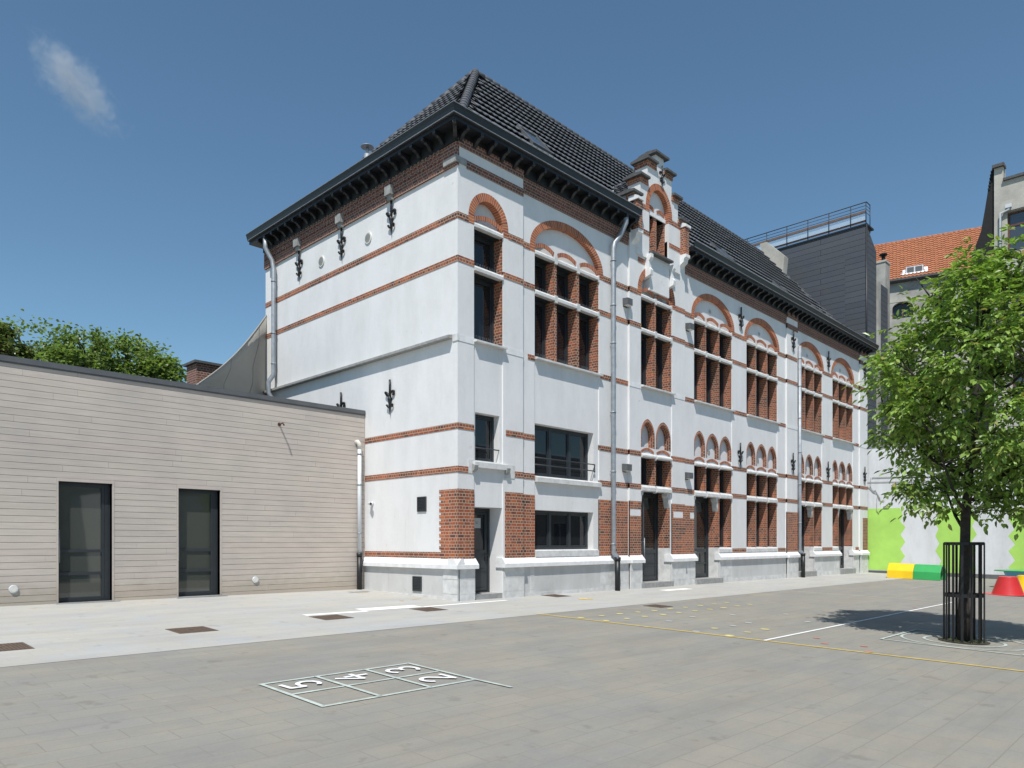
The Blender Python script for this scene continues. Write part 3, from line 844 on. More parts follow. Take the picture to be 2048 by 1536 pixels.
# plinth with sloped stone cornice
pl = MB(); co = MB()
door_gap = [(.542, 1.562), (7.806, 9.546), (11.196, 12.956), (19.946, 21.696), (24.826, 26.636)]
for a, b, y in REG:
    for p, q in spans(a, b, door_gap):
        pl.cut().box(p, q, y - .04, .15, -.5, .72)
pl.cut().box(-.04, .2, BLK - .0405, 9.0, -.5, .72)
pl.build('plinth', 'plinth', SB)
cprof = lambda y: [(y - .13, .70), (y - .13, .80), (y, .955), (.16, .955), (.16, .70)]
for a, b, y in REG:
    for p, q in spans(a, b, door_gap):
        p2 = p - .127 if p == 0 else (p - .05 if p in [g[1] for g in door_gap] else p); q2 = q + .05 if q in [g[0] for g in door_gap] else q
        co.cut().prism(cprof(y), lambda u, t: (t, u[0], u[1]), p2, q2)
co.cut().prism([(-.13, .70), (-.13, .80), (0, .955), (.1, .955), (.1, .70)], lambda u, t: (u[0], t, u[1]), BLK - .127, 9.0)
co.build('plinth_cornice', 'stone_bleached', SB)
# ashlar blocks at the plinth
ab = MB()
for x0, x1, y in ((0, .54, BLK - .04), (1.565, 2.315, BLK - .04), (2.62, 2.78, MID - .04), (5.72, 7.17, MID - .04), (7.17, 7.81, BLK - .04), (9.54, 10.45, BLK - .04), (10.45, 11.20, MID - .04), (12.95, 13.9, MID - .04), (18.72, 19.80, BLK - .04), (21.69, 22.7, MID - .04), (24.1, 24.7, MID - .04), (26.63, 27.5, MID - .04), (27.5, 28.6, BLK - .04)):
    z = -.42; ab.cut()
    for h in (.50, .36, .255):
        n = max(1, round((x1 - x0) / .55))
        for i in range(n):
            w = (x1 - x0) / n
            ab.box(x0 + i * w + (.003 if i else -.006), x0 + (i + 1) * w - .003, y - .006, y + .02, z + .004, z + h - .002)
        z += h
ab.cut().box(-.052, .02, BLK - .046, .42, -.4, .08); ab.box(-.052, .02, BLK - .046, .42, .09, .44); ab.box(-.052, .02, BLK - .046, .42, .45, .69)
ab.build('ashlar_block', 'stone', SB)
ft = MB(); ft.box(2.32, 28.6, -.052, .1, -.6, -.005)
ft.cut().box(-.05, .1, .42, 9.0, -.5, .02); ft.build('footing', 'stone', SB)

# ledge on the side wall above the timber building
le = MB()
le.prism([(-.16, 6.335), (-.16, 6.40), (-.02, 6.43), (.05, 6.43), (.05, 6.335)], lambda u, t: (u[0], t, u[1]), .10, 9.92)
le.build('ledge', 'stone_grey', SB)
le = MB(); le.box(-.02, .05, BLK - .012, .10, 6.26, 6.43); le.build('corner_block', 'stone', SB)

# --- eaves: soffit, box gutter, lip, brackets
GY = -.47
eprof = [(.10, 11.36), (-.40, 11.36), (-.40, 11.45), (GY, 11.47), (GY - .03, 11.60), (GY - .05, 11.65), (GY - .0, 11.65), (GY + .03, 11.52), (-.2, 11.52), (.10, 11.56)]
ev = MB()
def sweep_y(prof, x0, x1, mitre0=False, mb=ev):
    "gutter along the facade; the start is mitred with the side run"
    f = lambda p, t: ((p[0] if (mitre0 and t == x0) else t), p[0], p[1])
    mb.prism(prof, f, x0, x1)
sweep_y(eprof, 0, 7.22, True); ev.cut(); sweep_y(eprof, 10.42, 29.0)
ev.cut().prism(eprof, lambda p, t: (p[0], (p[0] if t == 0 else t), p[1]), 0, 10.05)
ev.build('gutter', 'black_paint', SB)
lp = MB()
lprof = [(-.462, 11.462), (-.482, 11.462), (-.482, 11.475), (-.462, 11.475)]
sweep_y(lprof, 0, 7.22, True, lp); sweep_y(lprof, 10.42, 29.0, False, lp); lp.prism(lprof, lambda p, t: (p[0], (p[0] if t == 0 else t), p[1]), 0, 10.05)
lprof = [(-.515, 11.65), (-.535, 11.65), (-.535, 11.662), (-.515, 11.662)]
sweep_y(lprof, 0, 7.22, True, lp); sweep_y(lprof, 10.42, 29.0, False, lp); lp.prism(lprof, lambda p, t: (p[0], (p[0] if t == 0 else t), p[1]), 0, 10.05)
lp.build('gutter_lip', 'zinc', SB)
bd = MB(); bd.box(0, 7.2, -.085, .06, 11.08, 11.36); bd.box(10.42, 28.6, -.085, .06, 11.08, 11.36); bd.box(-.085, .06, -.085, 9.7, 11.08, 11.36)
bd.build('eaves_board', 'soffit', SB)
bprof = [(-.085, 11.362), (-.41, 11.362), (-.41, 11.29), (-.38, 11.265), (-.32, 11.26), (-.25, 11.235), (-.19, 11.19), (-.15, 11.13), (-.085, 11.11)]
bm_ = MB(); bm_.prism(bprof, lambda p, t: (t, p[0], p[1]), -.045, .045)
br0 = bm_.build('bracket', 'black_paint', SB)
cp_ = MB(); cp_.box(-.045, .045, -.408, -.40, 11.31, 11.345); cap0 = cp_.build('bracket_cap', 'zinc', br0)
xs = [.05 + i * .467 for i in range(int(7.1 / .467) + 1)] + [10.65 + i * .467 for i in range(int(17.9 / .467) + 1)]
first = True
for x in xs:
    if first: br0.location = (x, 0, 0); first = False; continue
    c = br0.copy(); col.objects.link(c); c.location = (x, 0, 0)
    c2 = cap0.copy(); col.objects.link(c2); c2.parent = c
for i in range(21):
    c = br0.copy(); col.objects.link(c); c.location = (0, .35 + i * .455, 0); c.rotation_euler = (0, 0, -math.pi / 2)
    c2 = cap0.copy(); col.objects.link(c2); c2.parent = c
# corner bracket
c = br0.copy(); col.objects.link(c); c.location = (-.02, -.02, 0); c.rotation_euler = (0, 0, -math.pi / 4); c.scale = (1, 1.25, 1)
c2 = cap0.copy(); col.objects.link(c2); c2.parent = c

# --- roof of interlocking tiles
RZ0, RZ1, RY = 11.56, 17.34, 4.84
RX0, RX1 = 5.14, 26.95
def tile_roof(name, mat, O, ds, du, len_s, len_t, lim, tw=.235, th=.52, amp=.026, lap=.095, parent=SB, nseg=5, skip=None):
    "O origin at eave, ds unit along eave, du unit up the slope; lim(t)->(smin,smax)"
    O, ds, du = Vector(O), Vector(ds).normalized(), Vector(du).normalized()
    nrm = ds.cross(du).normalized()
    if nrm.z < 0: nrm = -nrm
    mb = MB(); verts = []; faces = []; smo = []
    rows = int(len_t / th)
    th = len_t / rows
    for r in range(rows):
        s0, s1 = lim((r + .5) * th)
        c0, c1 = int(math.ceil(s0 / tw)), int(math.floor(s1 / tw))
        if c1 <= c0: continue
        n = (c1 - c0) * nseg
        ring0 = len(verts)
        for k in range(3):
            for i in range(n + 1):
                s = (c0 + i / nseg) * tw
                ph = (i % nseg) / nseg
                h = amp * (.5 + .5 * math.cos(2 * math.pi * ph)) ** 1.6
                j = 0
                if k == 0: t, hh = r * th - .01, h + lap - .022
                elif k == 1: t, hh = r * th - .01, h + lap
                else: t, hh = (r + 1) * th, h
                verts.append(O + ds * s + du * t + nrm * (hh + .006 * noise.noise(Vector(((c0 + i // nseg) * 1.37, r * 2.11, 3.3)))))
        for k in range(2):
            for i in range(n):
                if skip and skip((c0 + i / nseg) * tw, (r + .5) * th): continue
                a = ring0 + k * (n + 1) + i; b = a + 1; c = b + n + 1; d = a + n + 1
                faces.append((a, b, c, d)); smo.append(k == 1)
    me = bpy.data.meshes.new(name); me.from_pydata([tuple(v) for v in verts], [], faces); me.materials.append(M[mat])
    me.polygons.foreach_set('use_smooth', smo); me.update()
    o = bpy.data.objects.new(name, me); col.objects.link(o); o.parent = parent
    return o
rise_z = RZ1 - RZ0
SLf = math.hypot(RY, rise_z)
tile_roof('roof', 'tile_black', (0, .0, RZ0), (1, 0, 0), (0, RY, rise_z), 28, SLf, lambda t: (RX0 * t / SLf, 28.0 - (28.0 - RX1) * t / SLf), skip=lambda q, t: 7.2 < q < 10.4 and t < .6)
SLl = math.hypot(RX0, rise_z)
tile_roof('hip_roof', 'tile_black', (0, 0, RZ0), (0, 1, 0), (RX0, 0, rise_z), 9.68, SLl, lambda t: (RY * t / SLl, 9.68 - RY * t / SLl))
und = MB()
A0, B0, C0, D0 = (-.3, -.3, 11.53), (28.3, -.3, 11.53), (28.3, 9.98, 11.53), (-.3, 9.98, 11.53)
E0, F0 = (RX0, RY, RZ1 - .02), (RX1, RY, RZ1 - .02)
und.face([(.3, .3, RZ0 + .3), (27.9, .3, RZ0 + .3), F0, E0]); und.box(0, 7.2, -.3, .4, 11.50, 11.55); und.box(10.4, 28, -.3, .4, 11.50, 11.55); und.box(-.3, .3, 0, 9.7, 11.50, 11.552); und.face([(0, 9.68, RZ0 - .01), (0, 0, RZ0 - .01), E0]); und.face([(28, 9.68, RZ0 - .01), (0, 9.68, RZ0 - .01), E0, F0]); und.face([(28, 0, RZ0 - .01), (28, 9.68, RZ0 - .01), F0])
und.box(-.2, 28.2, .36, 9.8, 11.45, 11.53)
und.build('roof_deck', 'tile_black', SB)
def ridge(p, q, r=.13, step=.36):
    p, q = Vector(p), Vector(q); d = (q - p); n = int(d.length / step); mb = MB()
    for i in range(n):
        a = p + d * i / n; b = p + d * (i + 1.12) / n
        mb.tube([a, b], [r * 1.08, r * .96], 12)
    return mb.build('ridge_tiles', 'ridge_tile', SB)
ridge((.12, .12, RZ0 + .05), (RX0, RY, RZ1 + .02)); ridge((.12, 9.56, RZ0 + .05), (RX0, RY, RZ1 + .02)); ridge((RX0, RY, RZ1 + .02), (RX1, RY, RZ1 + .02), .10); ridge((27.95, .1, RZ0 + .03), (RX1, RY, RZ1 + .02), .07)
# roof windows on the front slope
def skylight(x, y0, w, l):
    k = rise_z / RY; sl = math.hypot(1, k)
    du = Vector((0, 1, k)).normalized(); nr = Vector((0, -k, 1)).normalized()
    O = Vector((x, y0, RZ0 + k * y0)) + nr * .05
    f = MB()
    P = lambda a, b, h: O + Vector((a, 0, 0)) + du * b + nr * h
    def bar(a0, a1, b0, b1, h0=0, h1=.09):
        v = [P(a0, b0, h0), P(a1, b0, h0), P(a1, b1, h0), P(a0, b1, h0), P(a0, b0, h1), P(a1, b0, h1), P(a1, b1, h1), P(a0, b1, h1)]
        for q in ((4, 5, 6, 7), (0, 1, 5, 4), (1, 2, 6, 5), (2, 3, 7, 6), (3, 0, 4, 7)): f.face([v[i] for i in q])
    bar(0, w, 0, .07); bar(0, w, l - .07, l); bar(0, .07, .07, l - .07); bar(w - .07, w, .07, l - .07)
    bar(-.05, w + .05, -.12, 0, 0, .03)
    fo = f.build('roof_window', 'lamp_grey', SB)
    MB().face([P(.05, .05, .06), P(w - .05, .05, .06), P(w - .05, l - .05, .06), P(.05, l - .05, .06)]).build('pane', 'glass_roof', fo)
for x, y in ((4.05, 1.25), (15.2, 1.0), (20.3, .75), (24.4, .6)): skylight(x, y, .86, 1.05)
# flue on the side slope
fl = MB(); fl.tube([(1.0, 5.2, 12.4), (1.0, 5.2, 13.12)], .10, 14); fl.tube([(1.0, 5.2, 13.12), (1.0, 5.2, 13.34)], .04, 10); fl.tube([(1.0, 5.2, 13.34), (1.0, 5.2, 13.36), (1.0, 5.2, 13.40)], [.20, .19, .03], 18)
fl.build('flue', 'zinc', SB)
# pale stack at the far verge
st = MB(); st.prism([(3.7, 15.9), (4.8, 17.2), (5.0, 17.95), (4.6, 17.95), (3.6, 16.9)], lambda p, t: (t, p[0], p[1]), 26.8, 27.3); st.build('verge_stack', 'concrete_light', SB)

# --- stepped gable
GC = 8.78; GF = -.13; GB_ = .34
gw = MB()
hw = [(1.52, 12.33), (1.12, 13.0), (.72, 13.66), (.24, 14.02)]
outer = [(GC - 1.18, 9.50)]
outer = [(GC - 1.27, 10.50), (GC + 1.27, 10.50), (GC + 1.27, 11.20), (GC + 1.52, 11.20)]
for w, z in hw:
    outer += [(GC + w, z)]
    i = [h[0] for h in hw].index(w)
    if i < 3: outer += [(GC + hw[i+1][0], z)]
outer = outer + [(2 * GC - x, z) for x, z in reversed(outer[3:])] + [(GC - 1.52, 11.20), (GC - 1.27, 11.20)]
gl = [(GC - .62, GC - .09), (GC + .07, GC + .50)]
gl = [(8.20, 8.66), (8.83, 9.27)]
tymp = [(8.17, 12.16), (9.33, 12.16)] + ell(8.17, 9.33, 12.2, .70, 18)
gw.plate(outer, [rect(8.17, 9.33, 10.76, 12.16 - .0)[:2] + [(9.33, 12.2)] + ell(8.17, 9.33, 12.2, .70, 18)[1:-1] + [(8.17, 12.2)]], fy, GF, GB_, reveal=True, back=True)
gw.plate(rect(8.1, 9.4, 10.7, 13.0), [rect(gl[0][0], gl[0][1], 10.78, 12.04), rect(gl[1][0], gl[1][1], 10.78, 12.04)], fy, GF + .16, GF + .18, reveal=False)
gw.box(7.17, 10.45, BLK, .3, 9.6, 11.0) if False else None
gw.box(8.20, 9.36, GF + .002, .14, 9.52, 10.66)
gw.build('gable_wall', 'plaster', SB)
gbk = MB(); reveal(gbk, gl[0][0], gl[0][1], 10.76, 12.04, GF + .16, GF + .45, False, True); reveal(gbk, gl[1][0], gl[1][1], 10.76, 12.04, GF + .16, GF + .45, False, True)
gbk.plate(rect(gl[0][1], gl[1][0], 10.76, 12.04), [], fy, GF + .156, GF + .16); gbk.plate(rect(gl[1][1], 9.33, 10.76, 12.04), [], fy, GF + .156, GF + .16)
# outer piers of the gable and brick under each coping
for sx in (-1, 1):
    gbk.cut().box(GC + sx * 1.27, GC + sx * 1.52, GF - .19, GF + .12, 11.16, 12.08)
for k, (w, z) in enumerate(hw[:3]):
    wi = hw[k+1][0] if k < 3 else 0
    for sx in (-1, 1):
        gbk.cut().box(GC + sx * (w + .03), GC + sx * (wi - .02), GF - .035, GB_ + .02, z - .17, z - .005)
for x0, x1, z0, z1 in ((7.26, 7.97, 12.02, 12.18), (9.52, 10.30, 12.02, 12.18), (9.35, 10.05, 11.22, 11.38), (7.6, 8.16, 11.22, 11.38), (9.40, 9.75, 10.28, 10.44), (7.62, 8.0, 10.28, 10.44)):
    gbk.cut().box(x0, x1, GF - .008, GF + .03, z0, z1) if z0 > 10.5 else gbk.cut().box(x0, x1, BLK - .012, BLK + .03, z0, z1)
gbk.build('gable_brick', 'brick', SB)
ga = MB(); ring(ga, [(9.326, 12.02)] + ell(8.174, 9.326, 12.2, .696) + [(8.174, 12.02)], [(9.53, 12.02)] + ell(7.97, 9.53, 12.2, .90) + [(7.97, 12.02)], GF - .008, GF + .158)
for a, b in gl:
    cx = (a + b) / 2; w = (b - a) / 2
    inner = [(cx + w * k / 5, 12.20 + .07 * (1 - (k / 5) ** 2)) for k in range(-5, 6)]
    ring(ga, inner, [(x, z + .12) for x, z in inner], GF + .14, GF + .165)
ga.build('gable_arch', 'brick_arch', SB)
for a, b in gl: window(a, b, 10.74, 12.06, GF + .42, .05)
gs = MB()
gs.box(8.18, 9.32, GF + .12, GF + .5, 12.04, 12.16)
for sx in (-1, 1):
    gs.cut()
    x0, x1 = sorted((GC + sx * 1.27, GC + sx * 1.54))
    prof = [(GF - .22, 11.16), (GF - .22, 11.06), (GF - .15, 11.02), (GF - .12, 10.90), (GF - .02, 10.84), (0.02, 10.62), (.05, 10.46), (.05, 11.16)]
    gs.prism(prof, lambda p, t: (t, p[0], p[1]), x0, x1)
    gs.prism([(GF - .24, 12.08), (GF - .24, 12.16), (GF - .12, 12.22), (GF + .14, 12.22), (GF + .14, 12.08)], lambda p, t: (t, p[0], p[1]), x0 - .03, x1 + .03)
    gs.cut()
    xa, xb = sorted((GC + sx * .61, GC + sx * .75))
    gs.prism([(GF - .16, 10.62), (GF - .16, 10.50), (GF - .08, 10.40), (GF - .08, 10.20), (GF - .16, 10.1), (GF - .14, 9.95), (PAN, 9.85), (PAN, 10.62)], lambda p, t: (t, p[0], p[1]), xa, xb)
gs.build('gable_console', 'stone_bleached', SB)
gc = MB()
def coping(x0, x1, z, y0=GF - .13, y1=GB_ + .10, h=.07):
    gc.cut()
    gc.prism([(y0, z), (y0, z + h), ((y0 + y1) / 2, z + h + .05), (y1, z + h), (y1, z)], lambda p, t: (t, p[0], p[1]), x0, x1)
for k, (w, z) in enumerate(hw):
    wi = hw[k+1][0] if k < 3 else 0
    if k < 3:
        coping(GC - w - .13, GC - wi + .0, z); coping(GC + wi, GC + w + .13, z)
    else: coping(GC - w - .16, GC + w + .16, z)
gc.cut().prism([(GF - .17, 10.66), (GF - .17, 10.72), (GF + .2, 10.77), (GF + .4, 10.77), (GF + .4, 10.66)], lambda p, t: (t, p[0], p[1]), 8.14, 9.36)
gc.build('gable_coping', 'stone_dark', SB)
# little tiled roof behind the gable
k = rise_z / RY
yb = (13.60 - RZ0) / k
dz = 13.60 - 12.30
for sx in (-1, 1):
    W = 1.55; slope_len = math.hypot(W, dz)
    Ov = (GC + sx * W, GB_, 12.30)
    o = tile_roof('gable_roof', 'tile_black', Ov, (0, 1, 0), (-sx * W, 0, dz), 2, slope_len, lambda t: (0, .35 + 1.15 * t / slope_len), tw=.235, th=.30, nseg=6)
    mb = MB(); mb.face([(GC + sx * W, GB_, 12.295), (GC + sx * W, .62, 12.295), (GC, yb, 13.59), (GC, GB_, 13.59)]); mb.box(GC + sx * (W - .02), GC + sx * (W + .02), .1, .7, 11.55, 12.30)
    mb.build('gable_roof_deck', 'tile_black', SB)
ridge((GC, GB_, 13.62), (GC, yb, 13.62), .07, .3)
vf = MB(); vf.tube([(GC - 1.6, .62, 12.34), (GC - .02, yb + .02, 13.66)], .035, 6); vf.build('valley_flashing', 'zinc_light', SB)

# --- wrought iron wall anchors
def anchor_mesh(h=.92):
    mb = MB()
    mb.tube([(0, -.05, h * .52), (0, -.05, h * .1)], .028, 8)
    mb.tube([(0, -.05, h * .1), (0, -.06, -.05), (0, -.05, -h * .22), (0, -.045, -h * .5)], [.028, .05, .035, .006], 8)
    for s in (-1, 1):
        # two curled leaves, one above the other
        for zc, rr, w in ((.14, .085, .03), (-.16, .055, .024)):
            pts = [(s * (.02 + rr * (1 - math.cos(a))), -.055 - .02 * math.sin(a), zc * h / .92 - .12 + rr * 1.6 * math.sin(a * .62) ) for a in [R(q) for q in range(0, 271, 30)]]
            mb.tube(pts, [w] * (len(pts) - 2) + [w * 1.25, w * .7], 7)
    mb.tube([(0, .02, -.05), (0, -.09, -.05)], .05, 10)
    return mb
a0 = anchor_mesh().build('wall_anchor', 'iron', SB)
places = [(14.62, MID, 9.98), (19.28, BLK, 10.03), (23.40, MID, 9.93), (28.12, BLK, 10.2), (14.56, MID, 4.72), (19.24, BLK, 4.74), (23.34, MID, 4.70), (28.08, BLK, 4.80)]
a0.location = places[0]
for p in places[1:]:
    c = a0.copy(); col.objects.link(c); c.location = p
c = a0.copy(); col.objects.link(c); c.location = (GC + .06, GF - .02, 13.38); c.scale = (.8, .8, .75)
for y, z in ((2.56, 10.05), (4.98, 10.02), (7.40, 10.02), (2.62, 5.24), (5.0, 5.24)):
    c = a0.copy(); col.objects.link(c); c.location = (0, y, z); c.rotation_euler = (0, 0, -math.pi / 2)

# --- downpipes
def downpipe(pts, r, rings, mat='zinc', foot=None, name='downpipe'):
    mb = MB(); mb.tube(pts, r, 14)
    o = mb.build(name, mat, SB)
    rg = MB()
    for (x, y, z) in rings: rg.tube([(x, y, z - .02), (x, y, z + .02)], r * 1.14, 14); rg.box(x - .012, x + .012, y, y + .12, z - .012, z + .012)
    rg.build('pipe_clip', mat, o)
    if foot:
        (x, y, za), zb = foot; ff = MB(); ff.tube([(x, y, za), (x, y, zb)], r * 1.05, 14); ff.tube([(x, y, za - .06), (x, y, za + .04)], r * 1.25, 14); ff.build('pipe_foot', 'iron', o)
downpipe([(6.62, -.32, 11.40), (6.62, -.32, 11.12), (6.54, -.16, 10.75), (6.28, -.14, 10.45), (6.22, -.14, 10.25), (6.22, -.14, 1.05), (6.30, -.2, .93), (6.30, -.24, .85)], .078, [(6.22, -.14, z) for z in (9.9, 8.55, 7.4, 5.3, 3.5, 1.3)], foot=((6.30, -.24, .86), -.16))
downpipe([(19.86, -.14, 9.95), (19.86, -.14, 1.0), (19.94, -.2, .9), (19.94, -.26, .80)], .078, [(19.86, -.14, z) for z in (9.4, 8.2, 6.8, 5.3, 3.9, 2.2)], foot=((19.94, -.26, .84), -.2))
downpipe([(-.33, 9.05, 11.36), (-.33, 9.05, 11.0), (-.14, 8.95, 10.6), (-.14, 8.86, 10.3), (-.14, 8.86, 6.85), (-.27, 8.95, 6.6), (-.27, 8.95, 6.25), (-.14, 8.86, 6.0), (-.14, 8.86, 5.0)], .075, [(-.14, 8.86, z) for z in (9.9, 8.2, 7.2)])
# grilles and round vents on the side wall
def grille(y0, y1, z0, z1, x=-.0):
    mb = MB(); mb.plate(rect(y0, y1, z0, z1), [rect(y0 + .03, y1 - .03, z0 + .03, z1 - .03)], fx, x - .03, x + .01)
    n = 8
    for i in range(n):
        z = z0 + .04 + (z1 - z0 - .08) * (i + .5) / n
        mb.face([(x - .03, y0 + .03, z - .015), (x - .03, y1 - .03, z - .015), (x - .008, y1 - .03, z + .02), (x - .008, y0 + .03, z + .02)])
    mb.face([(x - .004, y0, z0), (x - .004, y1, z0), (x - .004, y1, z1), (x - .004, y0, z1)])
    mb.build('louvre_vent', 'charcoal', SB)
grille(1.12, 1.48, 2.14, 2.52); grille(1.26, 1.62, .10, .48, -.04)
for y, z in ((3.68, 9.84), (6.13, 9.85)):
    mb = MB(); mb.tube([(.02, y, z), (-.03, y, z)], .16, 24); o = mb.build('round_vent', 'plastic_pale', SB)
    g = MB()
    for k2 in range(-4, 5):
        h = k2 * .028; w = math.sqrt(.125 ** 2 - h * h)
        g.box(-.036, -.03, y - w, y + w, z + h - .006, z + h + .006)
    g.build('vent_grille', 'stone_grey', o)

# ------------------------------------------------------------------ small things fixed to the building
def wall_lamp():
    root = empty('wall_lamp')
    m = MB(); m.prism([(-.20, 0), (-.20, .20), (-.02, .22), (.0, .22), (0, .06), (-.02, 0)], lambda p, t: (t, p[0], p[1]), -.13, .13); m.build('lamp_body', 'lamp_grey', root, bevel=.008)
    m = MB(); m.box(-.11, .11, -.19, -.03, -.012, 0); m.build('lamp_glass', 'plastic_pale', root)
    m = MB(); m.box(-.10, .10, -.014, .02, -.04, 0.0); m.build('back_plate', 'lamp_grey', root)
    return root
wl = wall_lamp()
for i, ((x, y, z), lab) in enumerate([((7.02, MID, 8.74), 'grey box wall lamp between the left downpipe and the upper centre window'), ((10.72, MID, 8.76), 'grey box wall lamp on the upper wall right of the centre bay'),
        ((6.98, MID, 3.58), 'grey box wall lamp on the lower wall left of the centre double door'), ((10.66, MID, 3.57), 'grey box wall lamp on the lower wall right of the centre double door')]):
    o = wl if i == 0 else copy_tree(wl)
    o.location = (x, y - .001, z); tag(o, lab, 'lamp', 'box lamps on the white facade')
cc = empty('security_camera', (0, 3.49, 2.42), label='small white security camera on the white wall beside the timber building', cat='camera')
m = MB(); m.tube([(0, 0, 0), (-.06, 0, 0)], .06, 14); m.build('camera_mount', 'zinc_light', cc)
m = MB(); m.tube([(-.06, 0, 0), (-.10, .0, .01), (-.15, -.13, -.01)], .045, 12); m.build('camera_body', 'zinc_light', cc)
m = MB(); m.tube([(-.15, -.13, -.01), (-.16, -.15, -.012)], .03, 12); m.build('lens', 'iron', cc)

# ------------------------------------------------------------------ timber clad building
TY = 3.863
TB = empty('timber_clad_building', (-10, TY, 0), label='low flat roofed building clad in grey brown horizontal boards', cat='building')
def tb(mb, name, mat, par=None):
    o = mb.build(name, mat, par or TB)
    if par is None:
        for q in getattr(mb, 'objs', [o]): q.location = (10, -TY, 0)
    return o
DR = [(-7.51, -6.49, .10, 2.62), (-5.10, -4.12, .10, 2.60)]
mb = MB(); random.seed(11)
zb = .02; bh = .1335
X0, X1 = -23.5, -.012
nrow = int((4.93 - zb) / bh) + 1
for r in range(nrow):
    z0 = zb + r * bh; z1 = min(z0 + bh - .007, 4.93)
    sp = spans(X0, X1, [(d[0] - .035, d[1] + .035) for d in DR if z0 < d[3] + .03 and z1 > d[2] + .02])
    x = X0 + random.uniform(0, 3.6)
    joints = []
    while x < X1: joints.append(x); x += random.choice((3.6, 4.2, 4.8))
    for a, b in sp:
        cuts = [a] + [j for j in joints if a + .2 < j < b - .2] + [b]
        for p, q in zip(cuts, cuts[1:]):
            yo = random.uniform(-.001, .001)
            mb.box(p + .0015, q - .0015, TY - .022 + yo, TY, z0, z1)
tb(mb, 'board_cladding', 'boards')
mb = MB(); mb.plate(rect(X0, X1, -.2, 4.9), [rect(*d) for d in DR], fy, TY + .004, TY + .3)
mb.box(X0, X1 - .02, TY + .3, 14, 4.4, 4.86)
mb.face([(X0, TY, 0), (X0, 14, 0), (X0, 14, 4.9), (X0, TY, 4.9)]); mb.face([(X0, 14, 0), (0, 14, 0), (0, 14, 4.9), (X0, 14, 4.9)])
tb(mb, 'wall', 'tar')
mb = MB(); mb.box(X0 - .05, -.02, TY - .06, TY + .30, 4.93, 5.04); mb.box(X0 - .05, -.02, TY - .045, TY, 4.90, 4.93); tb(mb, 'roof_edge', 'lamp_grey')
mb = MB(); mb.box(X0, -.02, TY - .005, TY + .01, -.35, .03); tb(mb, 'base_strip', 'tar')
tr = MB()
for a, b, c, d in DR:
    tr.cut(); d2 = zb + bh * math.ceil((d + .03 - zb) / bh) - .004
    tr.plate([(a - .035, c), (a - .035, d2), (b + .035, d2), (b + .035, c), (b, c), (b, d), (a, d), (a, c)], [], fy, TY - .028, TY + .16)
tb(tr, 'trim', 'boards')
for a, b, c, d in DR:
    f = MB(); y = TY + .13
    f.plate(rect(a, b, c, d), [rect(a + .05, b - .11, 1.20, d - .09), rect(a + .05, b - .11, .72, 1.14), rect(a + .05, b - .11, c + .09, .66)], fy, y, y + .06)
    f.box(b - .17, b - .115, y - .004, y + .0, c + .05, d - .05)
    do = tb(f, 'door', 'charcoal')
    p = MB(); p.face([(a, y + .03, c), (b, y + .03, c), (b, y + .03, d), (a, y + .03, d)]); p.build('pane', 'glass_pale', do)
    h = MB(); h.tube([(a + .04, y - .05, .92), (a + .04, y - .05, 1.62)], .013, 8)
    for zz in (1.0, 1.54): h.tube([(a + .04, y - .05, zz), (a + .04, y + .01, zz)], .009, 6)
    h.build('handle', 'zinc', do)
    s = MB(); s.box(a - .07, b + .12, TY - .16, TY + .2, .02, .095); tb(s, 'door_sill', 'stone_grey')
# small things on the timber wall
for x, z, lab in ((-8.29, .42, 'small round silver light low on the timber wall left of the left door'), (-3.24, .42, 'small round silver light low on the timber wall right of the right door')):
    root = empty('wall_spotlight', (x, TY - .022, z)); tag(root, lab, 'spotlight', 'round lights low on the timber wall')
    m = MB(); m.tube([(0, 0, 0), (0, -.03, 0)], [.085, .075], 20); m.build('housing', 'zinc_light', root)
    m = MB(); m.tube([(0, -.03, 0), (0, -.036, 0)], .055, 18); m.build('diffuser', 'plastic_pale', root)
hk = empty('wall_hook', (-2.60, TY - .02, 4.36)); tag(hk, 'small dark metal spout sticking out high on the timber wall', 'hook')
m = MB(); m.tube([(0, 0, 0), (0, -.20, .01), (0, -.25, -.05)], .02, 8); m.build('spout', 'brown_frame', hk)
m = MB(); m.tube([(0, .0, 0), (0, -.012, 0)], .045, 12); m.build('rosette', 'brown_frame', hk)
wp = empty('white_downpipe', (-.24, TY - .1, 0)); tag(wp, 'pale plastic downpipe with black foot in the corner between timber and white walls', 'downpipe')
m = MB(); m.tube([(0, 0, .98), (0, 0, 4.02)], .055, 14); m.build('pipe', 'zinc_light', wp)
m = MB(); m.tube([(-.06, .1, 4.12), (-.05, .02, 4.14), (-.01, 0, 4.08), (0, 0, 3.95)], .062, 14); m.build('elbow', 'plastic_pale', wp)
m = MB(); m.tube([(0, 0, -.06), (0, 0, 1.0)], .072, 14); m.tube([(0, 0, .96), (0, 0, 1.06)], .082, 14); m.build('foot', 'iron', wp)
m = MB()
for z in (3.8, 2.95, 1.6): m.tube([(0, 0, z - .02), (0, 0, z + .02)], .064, 14); m.box(-.01, .01, 0, .08, z - .01, z + .01)
m.build('clip', 'zinc', wp)

# brick chimney on the timber building's roof and the shade sail behind
ch = empty('brick_chimney', (-1.55, 10.9, 4.86)); tag(ch, 'dark brown brick chimney with flat slab behind the timber building', 'chimney')
m = MB(); m.box(-.38, .46, -.3, .5, 0, 2.36); m.build('stack', 'brick_frieze', ch)
m = MB(); m.box(-.47, .55, -.39, .59, 2.36, 2.44); m.build('slab', 'stone_dark', ch)
C0v = Vector((-11.686, -13.326, 1.351)); yaw = R(44.3107)
Fv = Vector((math.cos(yaw), math.sin(yaw), 0)); Rv = Vector((math.sin(yaw), -math.cos(yaw), 0)); Uz = Vector((0, 0, 1))
ss = MB()
